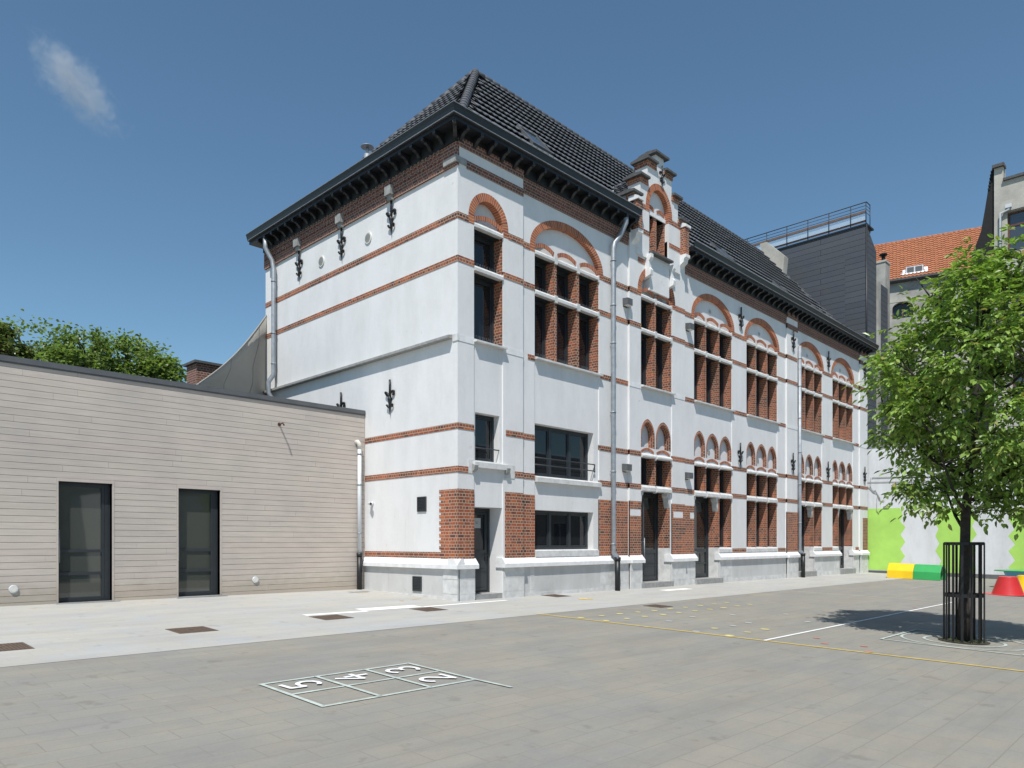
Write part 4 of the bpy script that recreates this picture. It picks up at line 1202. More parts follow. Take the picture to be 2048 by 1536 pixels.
# sail stretched from a high corner by the school wall down to the low roof: built in its own plane
A = Vector((.45, 9.95, 9.55)); B = Vector((-3.55, 6.97, 5.60)); Cc = Vector((.45, 9.95, 4.9))
nn = 14; grid = []
for i in range(nn + 1):
    t = i / nn; top = A.lerp(B, t) - Uz * (.32 * math.sin(math.pi * t)) - (A - B).normalized() * 0
    bot = Cc.lerp(Vector((B.x, B.y, 4.9)), t)
    grid.append([top.lerp(bot, j / 6) + Vector((.0, .12 * math.sin(math.pi * j / 6) * math.sin(math.pi * t), 0)) for j in range(7)])
for i in range(nn):
    for j in range(6): ss.face([grid[i][j], grid[i+1][j], grid[i+1][j+1], grid[i][j+1]], smooth=True)
so = ss.build('shade_sail', 'sail_fabric'); md = so.modifiers.new('thick', 'SOLIDIFY'); md.thickness = .01
tag(so, 'taupe fabric shade sail stretched against the end of the white building', 'shade sail')
sb = MB(); sb.tube([grid[i][0] for i in range(nn + 1)], .02, 6); sb.build('hem', 'sail_fabric', so)
for q in (.28, .62):
    i = int(q * nn); sm = MB(); a = grid[max(0, i - 2)][0]; b = grid[i + 2][6]
    sm.tube([grid[min(nn, i + k // 2)][k] + Vector((-.01, -.02, 0)) for k in range(7)], .008, 4); sm.build('seam', 'lamp_grey', so)

# ------------------------------------------------------------------ painted playground wall
W0 = Vector((28.65, .3, 0)); wd = Vector((.13, -1, 0)).normalized(); wn = Vector((-wd.y, wd.x, 0)); wn = -wn if wn.x > 0 else wn
PW = empty('playground_wall', W0); tag(PW, 'tall white painted boundary wall with lime green zigzag panels', 'wall')
def onw(p, d): return tuple(wd * p[0] + wn * d + Uz * p[1])
m = MB(); m.plate(rect(-.3, 16, -1.0, 6.40), [], onw, 0, -.35, back=True); m.build('wall', 'wall_white', PW)
m = MB(); m.prism([(.08, 6.40), (.08, 6.46), (-.40, 6.52), (-.40, 6.40)], lambda p, t: tuple(wd * t + wn * p[0] + Uz * p[1]), -.3, 16); m.build('coping', 'stone_grey', PW)
zs = -.45
g1 = [(.0, -.06), (0, 3.12), (1.86, 3.12), (2.0, 2.75), (1.88, 2.44), (2.12, 2.12), (1.89, 1.75), (2.11, 1.38), (1.88, 1.01), (2.10, .65), (1.88, .30), (2.06, -.02), (1.95, -.12)]
g2 = [(3.45, 3.06), (3.60, 2.72), (3.39, 2.40), (3.58, 2.04), (3.45, 1.68), (3.62, 1.30), (3.45, .92), (3.71, .45), (3.52, -.14), (5.12, -.20), (5.17, .08), (5.00, .56), (5.17, .97), (4.99, 1.42), (5.20, 1.74), (5.0, 2.15), (5.18, 2.55), (5.0, 3.02)]
g3 = [(6.68, 2.94), (6.49, 2.43), (6.71, 1.98), (6.46, 1.66), (6.73, 1.26), (6.47, .94), (6.73, .5), (6.47, .17), (6.69, -.24), (8.35, -.26), (8.5, .3), (8.3, .7), (8.5, 1.15), (8.3, 1.6), (8.5, 2.05), (8.3, 2.5), (8.5, 2.9)]
for g in (g1, g2, g3):
    m = MB(); m.plate(g, [], onw, .004, .001); m.build('green_panel', 'green_paint', PW)
m = MB(); m.plate([(0, -.95), (0, -.10), (16, -.36), (16, -1.0)], [], onw, .03, 0); m.build('tar_strip', 'dark_strip', PW)
m = MB()
for a in ([(.56, 4.74), (2.2, 4.72), (3.85, 4.66), (6, 4.6)], [(.27, 4.46), (.3, 4.52), (.9, 4.5), (3.85, 4.41), (6, 4.36)], [(.27, 4.46), (.22, 4.38), (.45, 4.2), (.62, 3.98), (.8, 3.9), (.9, 3.6), (1.0, 3.5), (1.15, 3.5)], [(.62, 3.98), (.72, 4.1), (.95, 3.6)], [(.5, 4.74), (.48, 4.3), (.55, 4.1), (.7, 4.0)], [(.8, 3.7), (.78, 3.0), (.9, 2.85)]):
    m.tube([onw(p, .03) for p in a], .014, 5)
m.build('cable', 'stone_grey', PW)
m = MB(); m.plate(rect(1.1, 1.32, 3.13, 3.22), [], onw, .05, .0); m.plate(rect(5.1, 5.45, 3.0, 3.1), [], onw, .05, .0); m.build('junction_box', 'stone_grey', PW)

# ------------------------------------------------------------------ slate clad building beyond the roof
SL = empty('slate_clad_building', (28.95, .1, 0)); tag(SL, 'tall dark slate clad building with a roof terrace railing behind the school roof', 'building')
def par(mb, name, mat, root, bevel=0):
    o = mb.build(name, mat, root)
    for q in getattr(mb, 'objs', [o]): q.location = -Vector(root.location)
    return o
m = MB()
m.prism([(28.95, -.3), (30.5, -.3), (30.5, 17.2), (28.95, 18.20)], lambda p, t: (p[0], t, p[1]), .10, 14)
m.box(28.94, 36, 1.2, 14, -.3, 16.8)
par(m, 'wall', 'slate_wall', SL)
m = MB(); m.box(28.90, 30.0, .06, 14, 18.19, 18.27); m.tube([(28.93, .08, 6.5), (28.93, .08, 18.2)], .04, 6); par(m, 'trim', 'black_paint', SL)
m = MB()
for z in (18.45, 18.85, 19.05, 19.22): m.tube([(28.95, .12, z), (28.95, 13, z)], .014, 6)
m.tube([(28.95, .10, 19.40), (28.95, 13, 19.40)], .025, 6)
for y in [.12, .9, 2.05, 3.2, 4.4, 5.6, 6.8, 8.0, 9.2, 10.4, 11.6]: m.tube([(28.95, y, 18.2), (28.95, y, 19.40)], .022, 6)
m.tube([(28.95, .1, 19.40), (29.5, .1, 19.40)], .025, 6); m.tube([(29.5, .1, 17.9), (29.5, .1, 19.40)], .022, 6)
for z in (18.85, 19.05, 19.22): m.tube([(28.95, .12, z), (29.5, .12, z)], .012, 6)
par(m, 'railing', 'iron', SL)
m = MB(); m.box(28.97, 28.99, .14, 13, 18.36, 18.46); m.box(28.97, 28.99, .14, 13, 18.86, 18.98); par(m, 'timber_rail', 'timber', SL)
t, b = nt('screen_glass'); b.inputs['Base Color'].default_value = (.8, .88, .92, 1); b.inputs['Alpha'].default_value = .22; b.inputs['Roughness'].default_value = .1
m = MB(); m.box(29.0, 29.012, .14, 13, 18.46, 18.86); par(m, 'glass_screen', 'screen_glass', SL)
m = MB(); m.box(30.2, 30.9, .1, 1.0, -.3, 6.4)
m.box(30.495, 30.9, .0, .7, 6.4, 15.6); par(m, 'side_pier', 'concrete', SL)

# ------------------------------------------------------------------ grey house with orange roof
O0 = Vector((48.5, 5.2, 0)); od = Vector((.28, -.96, 0)).normalized(); on = Vector((.96, .28, 0)).normalized()
OR = empty('orange_roof_house', O0); tag(OR, 'weathered grey house with steep orange pantile roof behind the tree', 'house')
def oo(s, z, d=0): return od * s + on * d + Uz * z
m = MB()
whl = [rect(.5, 1.9, 18.5, 19.6)[:2] + ell(.5, 1.9, 19.3, .45, 10)]
whl += [rect(3.2, 4.6, 18.5, 19.6)[:2] + ell(3.2, 4.6, 19.3, .45, 10), rect(.6, 1.8, 14.2, 16.6), rect(3.3, 4.5, 14.2, 16.6), rect(.6, 1.8, 10.2, 12.6), rect(3.3, 4.5, 10.2, 12.6), rect(6.2, 7.4, 14.2, 16.6), rect(6.2, 7.4, 10.2, 12.6)]
m.plate(rect(-1.2, 14, 0, 21.42), whl, lambda p, d: tuple(oo(p[0], p[1], d)), 0, .35)
m.plate([(-1.2, 0), (14, 0), (14, 21), (-1.2, 21)], [], lambda p, d: tuple(oo(p[0], p[1], d)), 9.8, 10)
m.build('wall', 'concrete', OR)
for w in whl:
    xs = [p[0] for p in w]; zz = [p[1] for p in w]
    f = MB(); a, b, c, d = min(xs), max(xs), min(zz), max(zz)
    f.plate(rect(a, b, c, d), [rect(a + .08, (a + b) / 2 - .05, c + .08, d - .08), rect((a + b) / 2 + .05, b - .08, c + .08, d - .08)], lambda p, q: tuple(oo(p[0], p[1], q)), .3, .36)
    fo = f.build('window', 'brown_frame' if c > 18 else 'plastic_pale', OR)
    g = MB(); g.face([oo(a, c, .34), oo(b, c, .34), oo(b, d, .34), oo(a, d, .34)]); g.build('pane', 'glass', fo)
m = MB(); m.prism([(-.45, 21.30), (-.45, 21.44), (.05, 21.52), (.05, 21.2)], lambda p, t: tuple(oo(t, p[1], p[0])), -.2, 14); m.build('gutter', 'stone_dark', OR)
m = MB(); m.plate(rect(0, 8, 19.75, 20.02), [], lambda p, d: tuple(oo(p[0], p[1], d)), -.02, 0); m.build('plaster_band', 'concrete_light', OR)
tile_roof('roof', 'tile_orange', oo(-1.5, 21.42, -.35), od, on * 5.35 + Uz * 4.75, 16, math.hypot(5.35, 4.75), lambda t: (0, 15.5), tw=.26, th=.36, amp=.06, lap=.05, parent=OR)
m = MB(); m.face([oo(-1.5, 21.38, -.35), oo(14, 21.38, -.35), oo(14, 26.1, 5.0), oo(-1.5, 26.1, 5.0)]); m.face([oo(-1.5, 26.1, 5.0), oo(14, 26.1, 5.0), oo(14, 21.2, 10), oo(-1.5, 21.2, 10)]); m.face([oo(-1.5, 21.2, 10), oo(-1.5, 26.1, 5), oo(-1.5, 21.38, -.35)])
m.build('roof_deck', 'tile_orange', OR)
m = MB()
for i in range(42): m.tube([oo(-1.5 + i * .37, 26.17, 5.0), oo(-1.5 + i * .37 + .4, 26.17, 5.0)], [.13, .11], 8)
m.build('ridge_tiles', 'tile_orange', OR)
# low dormer window in the orange roof
dk = 4.75 / 5.35
dm = MB(); s0, s1 = 1.50, 2.50
yb0 = .55
def roofz(d): return 21.42 + (d + .35) * dk
zb0 = roofz(.12)
dm.prism([(.12, zb0), (.12, zb0 + .55), (1.0, zb0 + .72), (1.0, zb0 + .3)], lambda p, t: tuple(oo(t, p[1], p[0])), s0 - .08, s1 + .08); dmo = dm.build('dormer', 'zinc_light', OR)
g = MB()
for a, b in ((s0, (s0 + s1) / 2 - .05), ((s0 + s1) / 2 + .05, s1)): g.face([oo(a, zb0 + .08, .10), oo(b, zb0 + .08, .10), oo(b, zb0 + .48, .10), oo(a, zb0 + .48, .10)])
g.build('pane', 'lamp_grey', dmo)
m = MB(); m.prism([(-.06, roofz(-.06) + .08), (.12, zb0 + .1), (.12, zb0 - .02)], lambda p, t: tuple(oo(t, p[1], p[0])), s0 - .45, s1 + .35)
for s in (s0 - .3, s1 + .12): m.box(0, 0, 0, 0, 0, 0) if False else m.face([oo(s, zb0 + .02, .1), oo(s + .25, zb0 + .02, .1), oo(s + .25, zb0 + .42, .32), oo(s, zb0 + .42, .32)])
m.build('apron', 'zinc_light', dmo)
# balconies
for z in (10.0, 13.9):
    m = MB(); m.plate(rect(-.6, 5.4, z - .12, z + .12), [], lambda p, d: tuple(oo(p[0], p[1], d)), -1.3, 0); m.face([oo(-.6, z + .12, -1.3), oo(5.4, z + .12, -1.3), oo(5.4, z + .12, 0), oo(-.6, z + .12, 0)]); m.face([oo(-.6, z - .12, -1.3), oo(5.4, z - .12, -1.3), oo(5.4, z - .12, 0), oo(-.6, z - .12, 0)])
    bo = m.build('balcony', 'concrete_light', OR)
    m = MB()
    for i in range(25): m.tube([oo(-.55 + i * .245, z + .1, -1.25), oo(-.55 + i * .245, z + 1.05, -1.25)], .015, 4)
    m.tube([oo(-.55, z + 1.05, -1.25), oo(5.35, z + 1.05, -1.25)], .025, 5); m.build('balustrade', 'plastic_pale', bo)
# tall grey chimney stack with cowl standing in front
CS = empty('rendered_chimney_stack', (41.9, 3.5, 0)); tag(CS, 'tall crumbling grey rendered pillar with black cowl beside the slate building', 'chimney')
m = MB(); m.box(0, .9, -.36, .37, -.5, 20.65); m.build('shaft', 'concrete', CS)
m = MB(); m.box(-.05, .95, -.40, .41, 20.65, 20.78); m.tube([(-.6, .3, 20.60), (-.1, .2, 20.62)], .05, 6); m.build('cap', 'concrete_light', CS)
m = MB(); m.tube([(.4, -.1, 20.78), (.4, -.1, 21.25)], .12, 10); m.tube([(.4, -.1, 21.25), (.4, -.1, 21.32), (.4, -.1, 21.42)], [.26, .26, .12], 12); m.build('cowl', 'tar', CS)
m = MB(); m.tube([(-.05, -.3, 5), (-.05, -.3, 18)], .04, 6); m.build('drain_pipe', 'plastic_pale', CS)

# ------------------------------------------------------------------ concrete building at the right edge
CB = empty('concrete_building', (39.2, -3.7, 0)); tag(CB, 'grey cement rendered building with dark tarred gable at the right edge', 'building')
m = MB()
wh = [rect(-6.4, -4.35, 18.4, 20.75), rect(-9.6, -7.4, 18.4, 20.75), rect(-6.4, -4.6, 13.4, 16.2), rect(-9.6, -7.6, 13.4, 16.2), rect(-6.4, -4.6, 8.8, 11.6), rect(-9.6, -7.6, 8.8, 11.6)]
m.plate([(-12, 0), (-3.70, 0), (-3.70, 23.55), (-4.14, 23.55), (-4.14, 22.65), (-12, 22.65)], wh, fx, 39.2, 39.6)
m.box(39.6, 46, -12, -3.75, 0, 22.5)
m.box(39.5, 39.9, -4.14, -3.70, 22.6, 23.55)
par(m, 'wall', 'concrete_light', CB)
m = MB(); m.box(39.0, 39.7, -4.22, -3.62, 23.55, 23.72); m.box(39.05, 39.7, -12, -4.16, 22.65, 22.80); par(m, 'coping', 'stone_dark', CB)
m = MB(); m.plate([(-3.70, 0), (-2.6, 0), (-2.6, 18.2), (-2.52, 18.75), (-3.0, 20.1), (-3.2, 21.35), (-3.33, 22.25), (-3.47, 23.25), (-3.58, 23.75), (-3.70, 23.75)], [], fx, 39.35, 39.55, back=True)
m.plate([(39.5, 0), (46, 0), (46, 18.5), (39.6, 23.6)], [], lambda p, d: (p[0], d, p[1]), -3.6, -3.5)
for i in range(16): m.box(39.3, 39.6, -3.62 + i * .03, -3.50 + i * .03, 23.5 - i * .2 - .05, 23.5 - i * .2 + .05) if i < 6 else None
par(m, 'tarred_gable', 'tar', CB)
for w in wh:
    ys = [p[0] for p in w]; zz = [p[1] for p in w]; a, b, c, d = min(ys), max(ys), min(zz), max(zz)
    f = MB(); tz = c + (d - c) * .68
    f.plate(rect(a, b, c, d), [rect(a + .1, b - .1, tz + .06, d - .1), rect(a + .1, b - .1, c + .1, tz - .06)], fx, 39.42, 39.5)
    fo = par(f, 'window', 'brown_frame', CB)
    g = MB(); g.face([(39.46, a, c), (39.46, b, c), (39.46, b, d), (39.46, a, d)]); g.build('pane', 'glass_roof', fo)
m = MB(); m.tube([(39.05, -4.45, 21.05), (39.05, -4.45, 20.85), (39.05, -4.05, 20.75), (39.05, -4.05, 12)], .07, 10); m.box(38.95, 39.15, -4.6, -4.3, 20.95, 21.15); par(m, 'downpipe', 'zinc_light', CB)
m = MB()
for zz in (20.80, 16.25, 11.65): m.cut().box(39.08, 39.25, -12, -4.3, zz, zz + .22)
par(m, 'string_course', 'concrete', CB)

# ------------------------------------------------------------------ unseen wing added across the courtyard for the panes to mirror
OW = empty('reflection_wing', (0, -25, 0)); tag(OW, 'unseen pale plastered wing added across the courtyard for the glass to mirror', 'building')
m = MB(); ow = []
for i in range(13):
    for z0, z1 in ((.9, 3.0), (4.6, 6.8)): ow.append(rect(-11 + i * 4, -9 + i * 4, z0, z1))
m.plate(rect(-14, 42, -1.5, 8.2), ow, fy, -25, -25.3); m.box(-14, 42, -33, -25.5, -1.5, 8.0); par(m, 'wall', 'concrete_light', OW)
for q in ow:
    a, b, c, d = q[0][0], q[1][0], q[0][1], q[2][1]
    f = MB(); f.plate(q, [rect(a + .1, (a + b) / 2 - .05, c + .1, d - .1), rect((a + b) / 2 + .05, b - .1, c + .1, d - .1)], fy, -25.2, -25.28); fo = par(f, 'window', 'plastic_pale', OW)
    g = MB(); g.face([(a, -25.25, c), (b, -25.25, c), (b, -25.25, d), (a, -25.25, d)]); g.build('pane', 'glass', fo)
m = MB(); m.box(.2, 5.4, -24.9, -19, -1.5, 3.9); m.build('reflection_block', 'stone', OW).location = -OW.location  # block added so its sunlit flank is mirrored in the timber building's door
m = MB(); m.box(-14.2, 42.2, -33.2, -24.8, 8.2, 8.4); par(m, 'roof_edge', 'lamp_grey', OW)

# ------------------------------------------------------------------ play equipment
def frustum(mb, r0, r1, z0, z1, n=32, close=True):
    for i in range(n):
        a, b = 2*math.pi*i/n, 2*math.pi*(i+1)/n
        mb.face([(r0*math.cos(a), r0*math.sin(a), z0), (r0*math.cos(b), r0*math.sin(b), z0), (r1*math.cos(b), r1*math.sin(b), z1), (r1*math.cos(a), r1*math.sin(a), z1)], smooth=True)
    if close: mb.face([(r1*math.cos(2*math.pi*i/n), r1*math.sin(2*math.pi*i/n), z1) for i in range(n)])
def play_cone(x, y, c1, c2, lab, flip=False, s=1):
    root = empty('play_cone', (x, y, gz(x, y) + (.64 * s if flip else 0))); tag(root, lab, 'play cone', 'stackable play cones')
    m = MB(); m.tube([(0, 0, .0), (0, 0, .035)], [.74, .74], 36); m.build('disc', c2, root, bevel=.01)
    m = MB(); frustum(m, .47, .28, .035, .60); frustum(m, .28, .23, .60, .62, close=True); m.build('cone', c1, root)
    if flip: root.rotation_euler = (math.pi, 0, 0)
    root.scale = (s, s, s)
play_cone(17.75, -8.15, 'play_red', 'play_red', 'red plastic cone on its round disc standing on the playground')
play_cone(19.8, -8.35, 'play_yellow', 'play_yellow', 'yellow plastic cone half hidden behind the red cone')
play_cone(22.2, -7.75, 'play_blue', 'play_green', 'blue plastic cone turned over so that its green disc is on top', True, 1.12)
pt = empty('play_tunnel', (24.75, -2.35, gz(24.75, -2.35))); tag(pt, 'yellow and green plastic crawl tunnel lying along the painted wall', 'play tunnel')
hexo = [(-.52, 0), (-.50, .36), (-.25, .68), (.25, .68), (.50, .36), (.52, 0)]
hexi = [(-.44, 0), (-.42, .33), (-.20, .60), (.20, .60), (.42, .33), (.44, 0)]
def tunnel(y0, y1, mat, x):
    m = MB(); prof = hexo + list(reversed(hexi))
    m.prism(prof, lambda p, t: (p[0] + x + (t) * -.06, t, p[1] + t * .032), y0, y1)
    m.build('tunnel_segment', mat, pt, bevel=.02)
tunnel(0, -1.06, 'play_yellow', 0); tunnel(-1.07, -2.14, 'play_green', 0)

# ------------------------------------------------------------------ trees
def leaf_mesh(name, mat, quads, parent):
    me = bpy.data.meshes.new(name)
    vs = []; fs = []
    for q in quads:
        n = len(vs); vs += q
        fs += [(n, n + 1, n + 2, n + 3), (n, n + 3, n + 4, n + 5)] if len(q) == 6 else [(n, n + 1, n + 2, n + 3)]
    me.from_pydata(vs, [], fs); me.materials.append(M[mat]); me.update()
    o = bpy.data.objects.new(name, me); col.objects.link(o); o.parent = parent
    return o
def leaflet(p, d, l, w, rnd, fold=.25):
    "pointed leaf folded along its midrib: two quads"
    d = d.normalized(); s = d.cross(Vector((rnd.uniform(-.6, .6), rnd.uniform(-.6, .6), 1))).normalized()
    n = s.cross(d).normalized()
    tip = p + d * l - n * l * .12
    m1 = p + d * l * .35; m2 = p + d * l * .72 - n * l * .04
    u = n * w * fold
    return [tuple(p), tuple(m1 + s * w + u), tuple(m2 + s * w * .75 + u), tuple(tip), tuple(m2 - s * w * .75 + u), tuple(m1 - s * w + u)]
TB0 = Vector((3.21, -10.05, gz(3.21, -10.05)))
T = empty('courtyard_tree', TB0); tag(T, 'young broadleaf tree with bright green leaves standing inside a black guard', 'tree')
rnd = random.Random(5)
tr = MB()
tpath = [(0, 0, -.1), (.01, 0, .7), (.02, -.01, 1.6), (.05, -.02, 2.3), (.10, -.06, 3.0), (.14, -.10, 3.8), (.20, -.16, 4.8), (.28, -.24, 5.8), (.36, -.3, 6.7)]
tr.tube(tpath, [.105, .09, .082, .078, .068, .07, .05, .03, .012], 12)
tr.build('trunk', 'bark', T)
def tp(z):
    for a, b in zip(tpath, tpath[1:]):
        if a[2] <= z <= b[2]:
            k = (z - a[2]) / (b[2] - a[2]); return Vector(a).lerp(Vector(b), k)
    return Vector(tpath[-1])
ctr = Vector((.42, -.44, 4.62)); rad = Vector((2.0, 2.0, 2.30))
clumps = []
tries = 0
while len(clumps) < 250 and tries < 30000:
    tries += 1
    v = Vector((rnd.gauss(0, 1), rnd.gauss(0, 1), rnd.gauss(0, 1))).normalized() * rnd.uniform(.35, 1) ** .6
    k = 1 + .16 * noise.noise(v * 1.7 + Vector((3, 1, 7)))
    p = ctr + Vector((v.x * rad.x, v.y * rad.y, v.z * rad.z)) * k
    if p.z < 2.2 or (p.z < 3.3 and rnd.random() < .45): continue
    if min([(p - q).length for q in clumps] or [9]) < .24: continue
    clumps.append(p)
# low hanging sprays seen against the painted wall
lat = Rv
for a, z in ((-1.0, 2.75), (-.75, 2.60), (-1.1, 2.9), (-.5, 2.75), (-.35, 2.95), (-.8, 3.1), (.9, 2.6), (1.2, 2.7), (1.5, 2.9), (.7, 2.9)):
    clumps.append(Vector((lat.x * a, lat.y * a, z)) + Vector((rnd.uniform(-.1, .1), rnd.uniform(-.1, .1), 0)))
limbs = MB()
mains = []
for i in range(13):
    z = 1.95 + i * .32; ang = i * 2.4 + .6
    base = tp(z); h = 1 - abs(z - 3.6) / 5
    L_ = 1.25 * h
    end = base + Vector((math.cos(ang) * L_, math.sin(ang) * L_, .55 + .4 * h))
    mid = base.lerp(end, .5) + Vector((0, 0, -.1))
    path = [base, mid, end, end + (end - mid) * .6 + Vector((0, 0, .1))]
    limbs.tube(path, [.034, .026, .017, .007], 7); mains.append((mid, end, path[3]))
for c in clumps:
    cand = [p for m_ in mains for p in m_] + [tp(z) for z in (2.5, 3.2, 4, 4.8, 5.6)]
    b = min(cand, key=lambda q: (q - c).length + (.5 if q.z > c.z else 0))
    mid = b.lerp(c, .55) + Vector((rnd.uniform(-.08, .08), rnd.uniform(-.08, .08), rnd.uniform(-.02, .12)))
    limbs.tube([b, mid, c], [.012, .009, .004], 5)
limbs.build('branches', 'bark', T)
lv = []
for c in clumps:
    nt_ = rnd.randint(15, 22)
    for _ in range(nt_):
        d = Vector((rnd.gauss(0, 1), rnd.gauss(0, 1), rnd.gauss(.05, .75))).normalized()
        o = (c - ctr); out = o.normalized() if o.length > .1 else d
        d = (d + out * .5).normalized()
        start = c + Vector((rnd.gauss(0, .12), rnd.gauss(0, .12), rnd.gauss(0, .12)))
        rach = rnd.uniform(.16, .30)
        nl = rnd.choice((5, 5, 7))
        side_ = d.cross(Vector((0, 0, 1)))
        side_ = side_.normalized() if side_.length > .01 else Vector((1, 0, 0))
        for k_ in range(nl // 2):
            f = .3 + .6 * k_ / max(1, nl // 2)
            pp = start + d * rach * f + Vector((0, 0, -.10 * f * f))
            for s_ in (-1, 1):
                dd = d * .55 + side_ * s_ * .8 + Vector((0, 0, rnd.uniform(-.65, -.1)))
                lv.append(leaflet(pp, dd, rnd.uniform(.075, .15), rnd.uniform(.020, .036), rnd))
        lv.append(leaflet(start + d * rach + Vector((0, 0, -.08)), d + Vector((0, 0, -.5)), rnd.uniform(.11, .16), .036, rnd))
leaf_mesh('crown', 'leaf', lv, T)

G = empty('tree_guard', TB0); tag(G, 'black steel bar guard around the trunk of the young tree', 'tree guard')
m = MB(); m.tube([(0, 0, 0), (0, 0, .0)], 0, 3) if False else None
GR = .305
def hoop(z, w):
    m = MB(); n = 40
    for i in range(n):
        a, b = 2*math.pi*i/n, 2*math.pi*(i+1)/n
        o1, i1 = GR + .006, GR - .006
        P = lambda r, t, zz: (r*math.cos(t), r*math.sin(t), zz)
        m.face([P(o1, a, z), P(o1, b, z), P(o1, b, z + w), P(o1, a, z + w)]); m.face([P(i1, a, z), P(i1, b, z), P(i1, b, z + w), P(i1, a, z + w)]); m.face([P(o1, a, z + w), P(o1, b, z + w), P(i1, b, z + w), P(i1, a, z + w)]); m.face([P(o1, a, z), P(o1, b, z), P(i1, b, z), P(i1, a, z)])
    m.build('hoop', 'guard_black', G)
hoop(1.72, .055); hoop(.80, .06)
bar = MB(); bar.box(-.02, .02, -.005, .005, -.05, 1.76); b0 = bar.build('bar', 'guard_black', G)
for i in range(14):
    a = 2*math.pi*(i + .3)/14
    o = b0 if i == 0 else b0.copy()
    if i: col.objects.link(o)
    o.location = ((GR + .011)*math.cos(a), (GR + .011)*math.sin(a), 0); o.rotation_euler = (0, 0, a + math.pi/2)
tg = []
for i in range(220):
    a = rnd.uniform(0, 6.283); r = rnd.uniform(.1, .36); x, y = TB0.x + r*math.cos(a), TB0.y + r*math.sin(a)
    p = Vector((x, y, gz(x, y))); tg.append(leaflet(p, Vector((rnd.uniform(-.5, .5), rnd.uniform(-.5, .5), 1)), rnd.uniform(.02, .05), .005, rnd))
wr = bpy.data.objects.new('weeds', None)
wo = leaf_mesh('weeds', 'leaf_far', tg, None); tag(wo, 'tufts of weeds and soil at the foot of the guarded tree', 'weeds', kind='stuff')
bpy.data.objects.remove(wr)
mb = MB(); gdisc(mb, (TB0.x, TB0.y), .40, .014, n=28); o = mb.build('tree_pit', 'moss'); o['kind'] = 'structure'

# trees behind the timber building
def far_tree(c, r, top, seed, lab, mat='leaf_far', nleaf=5200, ls=.25):
    rn = random.Random(seed)
    root = empty('park_tree', (c[0], c[1], 0)); tag(root, lab, 'tree', 'trees behind the timber building')
    tm = MB(); cz = top - r * .95
    tm.tube([(0, 0, -1), (0, 0, cz * .5), (.1, 0, cz)], [.35, .28, .15], 8)
    cl = []
    for i in range(75):
        v = Vector((rn.gauss(0, 1), rn.gauss(0, 1), rn.gauss(0, 1))).normalized() * rn.uniform(.3, 1) ** .5
        p = Vector((v.x * r, v.y * r, cz + v.z * r * .95)) * 1
        cl.append(p)
        if rn.random() < .7: tm.tube([(0, 0, cz * .75 + rn.uniform(0, r * .5)), Vector((0, 0, cz)).lerp(p, .5) + Vector((rn.uniform(-.3, .3), 0, .2)), p], [.10, .055, .02], 5)
    tm.build('trunk', 'bark_far', root)
    q = []
    for i in range(nleaf):
        p = rn.choice(cl); s = r * .125
        pp = p + Vector((rn.gauss(0, s), rn.gauss(0, s), rn.gauss(0, s * .8)))
        q.append(leaflet(pp, Vector((rn.gauss(0, 1), rn.gauss(0, 1), rn.gauss(-.2, .6))), ls * rn.uniform(.6, 1.2), ls * .38, rn, .2))
    leaf_mesh('crown', mat, q, root)
def atd(u, d): # point on the ground at a bearing, used only to set the trees out
    a = (u - 1024.2) / 1451.1; return (C0v.x + d * (Fv.x + Rv.x * a), C0v.y + d * (Fv.y + Rv.y * a))
far_tree(atd(60, 47), 3.3, 15.6, 1, 'tallest green tree at the left edge above the timber building')
far_tree(atd(170, 44), 2.5, 14.2, 2, 'green tree second from the left above the timber building')
far_tree(atd(255, 46), 2.7, 14.3, 3, 'loose crowned green tree third from the left above the timber building')
far_tree(atd(322, 45), 1.7, 12.7, 4, 'lowest green tree nearest to the brick chimney')
far_tree(atd(-6, 43), 1.6, 14.3, 5, 'darker olive brown tree cut by the left edge of the photo', 'leaf_rust')
far_tree(atd(110, 50), 2.6, 13.6, 6, 'dark green tree in the gap behind the two leftmost trees')

# ------------------------------------------------------------------ cloud: a real wisp of vapour far away
t = bpy.data.materials.new('cloud_vapour'); t.use_nodes = True; M['cloud_vapour'] = t; nt_ = t.node_tree
for n in list(nt_.nodes): nt_.nodes.remove(n)
out = nt_.nodes.new('ShaderNodeOutputMaterial'); pv = nt_.nodes.new('ShaderNodeVolumePrincipled')
pv.inputs['Color'].default_value = (1, 1, 1, 1); pv.inputs['Anisotropy'].default_value = .2
tc = N(nt_, 'ShaderNodeTexCoord')
ln = N(nt_, 'ShaderNodeVectorMath', operation='LENGTH'); L(nt_, tc.outputs['Object'], ln.inputs[0])
mp = N(nt_, 'ShaderNodeMapping'); mp.inputs['Scale'].default_value = (2.3, 1.25, 1.2); L(nt_, tc.outputs['Object'], mp.inputs[0])
nz = N(nt_, 'ShaderNodeTexNoise', Scale=1.9, Detail=8, Roughness=.66, Distortion=.9); L(nt_, mp.outputs[0], nz.inputs[0])
m1 = N(nt_, 'ShaderNodeMath', operation='MULTIPLY_ADD'); L(nt_, ln.outputs['Value'], m1.inputs[0]); m1.inputs[1].default_value = -.56; m1.inputs[2].default_value = -.13
m2 = N(nt_, 'ShaderNodeMath', operation='ADD'); L(nt_, nz.outputs[0], m2.inputs[0]); L(nt_, m1.outputs[0], m2.inputs[1])
m3 = N(nt_, 'ShaderNodeMath', operation='MULTIPLY'); L(nt_, m2.outputs[0], m3.inputs[0]); m3.inputs[1].default_value = .06; m3.use_clamp = True
L(nt_, m3.outputs[0], pv.inputs['Density']); L(nt_, pv.outputs[0], out.inputs['Volume'])
bm = bmesh.new(); bmesh.ops.create_icosphere(bm, subdivisions=3, radius=1)
me = bpy.data.meshes.new('cloud'); bm.to_mesh(me); bm.free(); me.materials.append(M['cloud_vapour'])
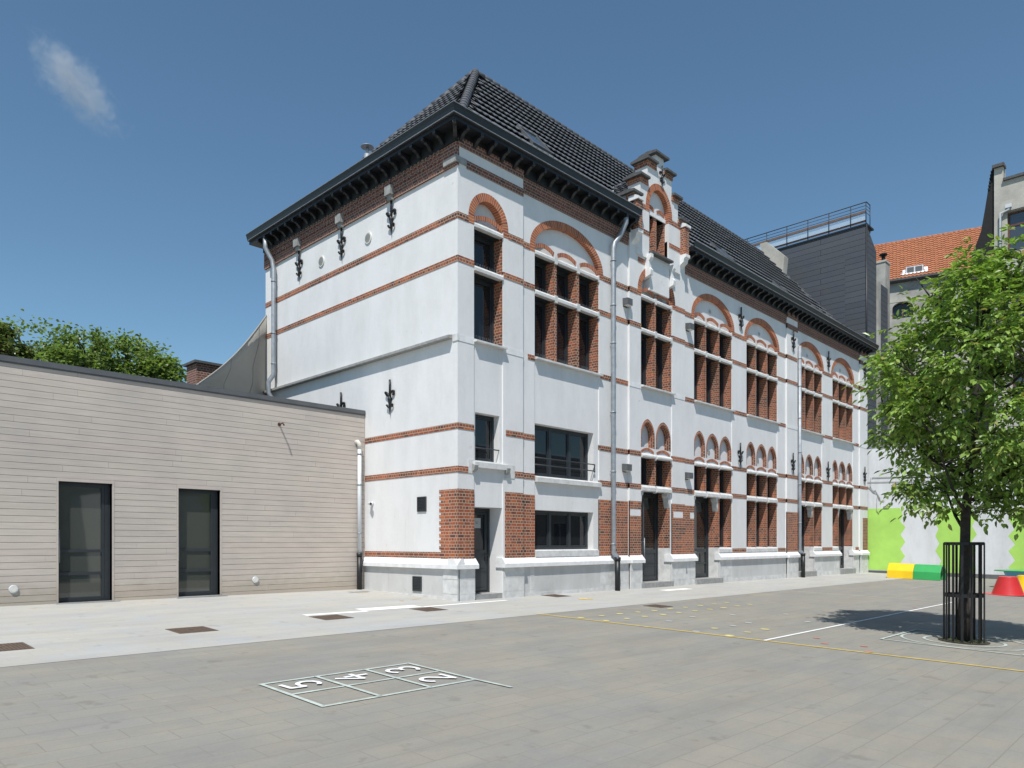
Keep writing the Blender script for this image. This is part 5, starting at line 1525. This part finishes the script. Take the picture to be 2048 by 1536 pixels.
cl = bpy.data.objects.new('cloud', me); col.objects.link(cl)
def at3(u, v, d): return C0v + (Fv + Rv * ((u - 1024.2) / 1451.1) + Uz * ((1084.8 - v) / 1451.1)) * d
p0, p1 = at3(45, 55, 1100), at3(250, 275, 1100)
cc_ = (p0 + p1) / 2; ax = (p1 - p0).normalized()
fw = (cc_ - C0v).normalized(); up_ = ax.cross(fw).normalized(); fw = up_.cross(ax)
cl.matrix_world = Matrix.Translation(cc_) @ Matrix((ax, up_, fw)).transposed().to_4x4() @ Matrix.Diagonal(((p1 - p0).length * .58, 55, 42, 1))
tag(cl, 'single small wispy white cloud in the upper left sky', 'cloud', kind='stuff')

# ------------------------------------------------------------------ sun, sky, camera
sdir = Vector((-.49, -.35, 1)).normalized()
el = math.asin(sdir.z); az = math.atan2(sdir.x, sdir.y)
sun = bpy.data.lights.new('sun', 'SUN'); sun.energy = 5.0; sun.angle = R(.53); sun.color = (1, .965, .91)
so_ = bpy.data.objects.new('sun', sun); col.objects.link(so_); so_.rotation_euler = sdir.to_track_quat('Z', 'Y').to_euler()
w = bpy.data.worlds.new('World'); scene.world = w; w.use_nodes = True
wt = w.node_tree; bg = wt.nodes['Background']
sky = wt.nodes.new('ShaderNodeTexSky'); sky.sky_type = 'NISHITA'; sky.sun_disc = False
sky.sun_elevation = el; sky.sun_rotation = az; sky.altitude = 100; sky.air_density = 1.0; sky.dust_density = .15; sky.ozone_density = 1.0
wt.links.new(mix(wt, 1, sky.outputs[0], (.80, .99, 1.01), 'MULTIPLY'), bg.inputs[0]); bg.inputs[1].default_value = .117

cam = bpy.data.cameras.new('camera'); co_ = bpy.data.objects.new('camera', cam); col.objects.link(co_); scene.camera = co_
cam.sensor_fit = 'HORIZONTAL'; cam.sensor_width = 36; cam.lens = 36 * 1451.1 / 2048
cam.shift_x = (1024 - 1024.2) / 2048; cam.shift_y = (1084.8 - 768) / 2048
cam.clip_start = .1; cam.clip_end = 6000
co_.location = C0v; co_.rotation_euler = (R(90), 0, yaw - R(90))
scene.view_settings.view_transform = 'Standard'; scene.view_settings.look = 'None'
scene.view_settings.exposure = 0; scene.view_settings.gamma = 1
scene.render.resolution_x = 1024; scene.render.resolution_y = 768
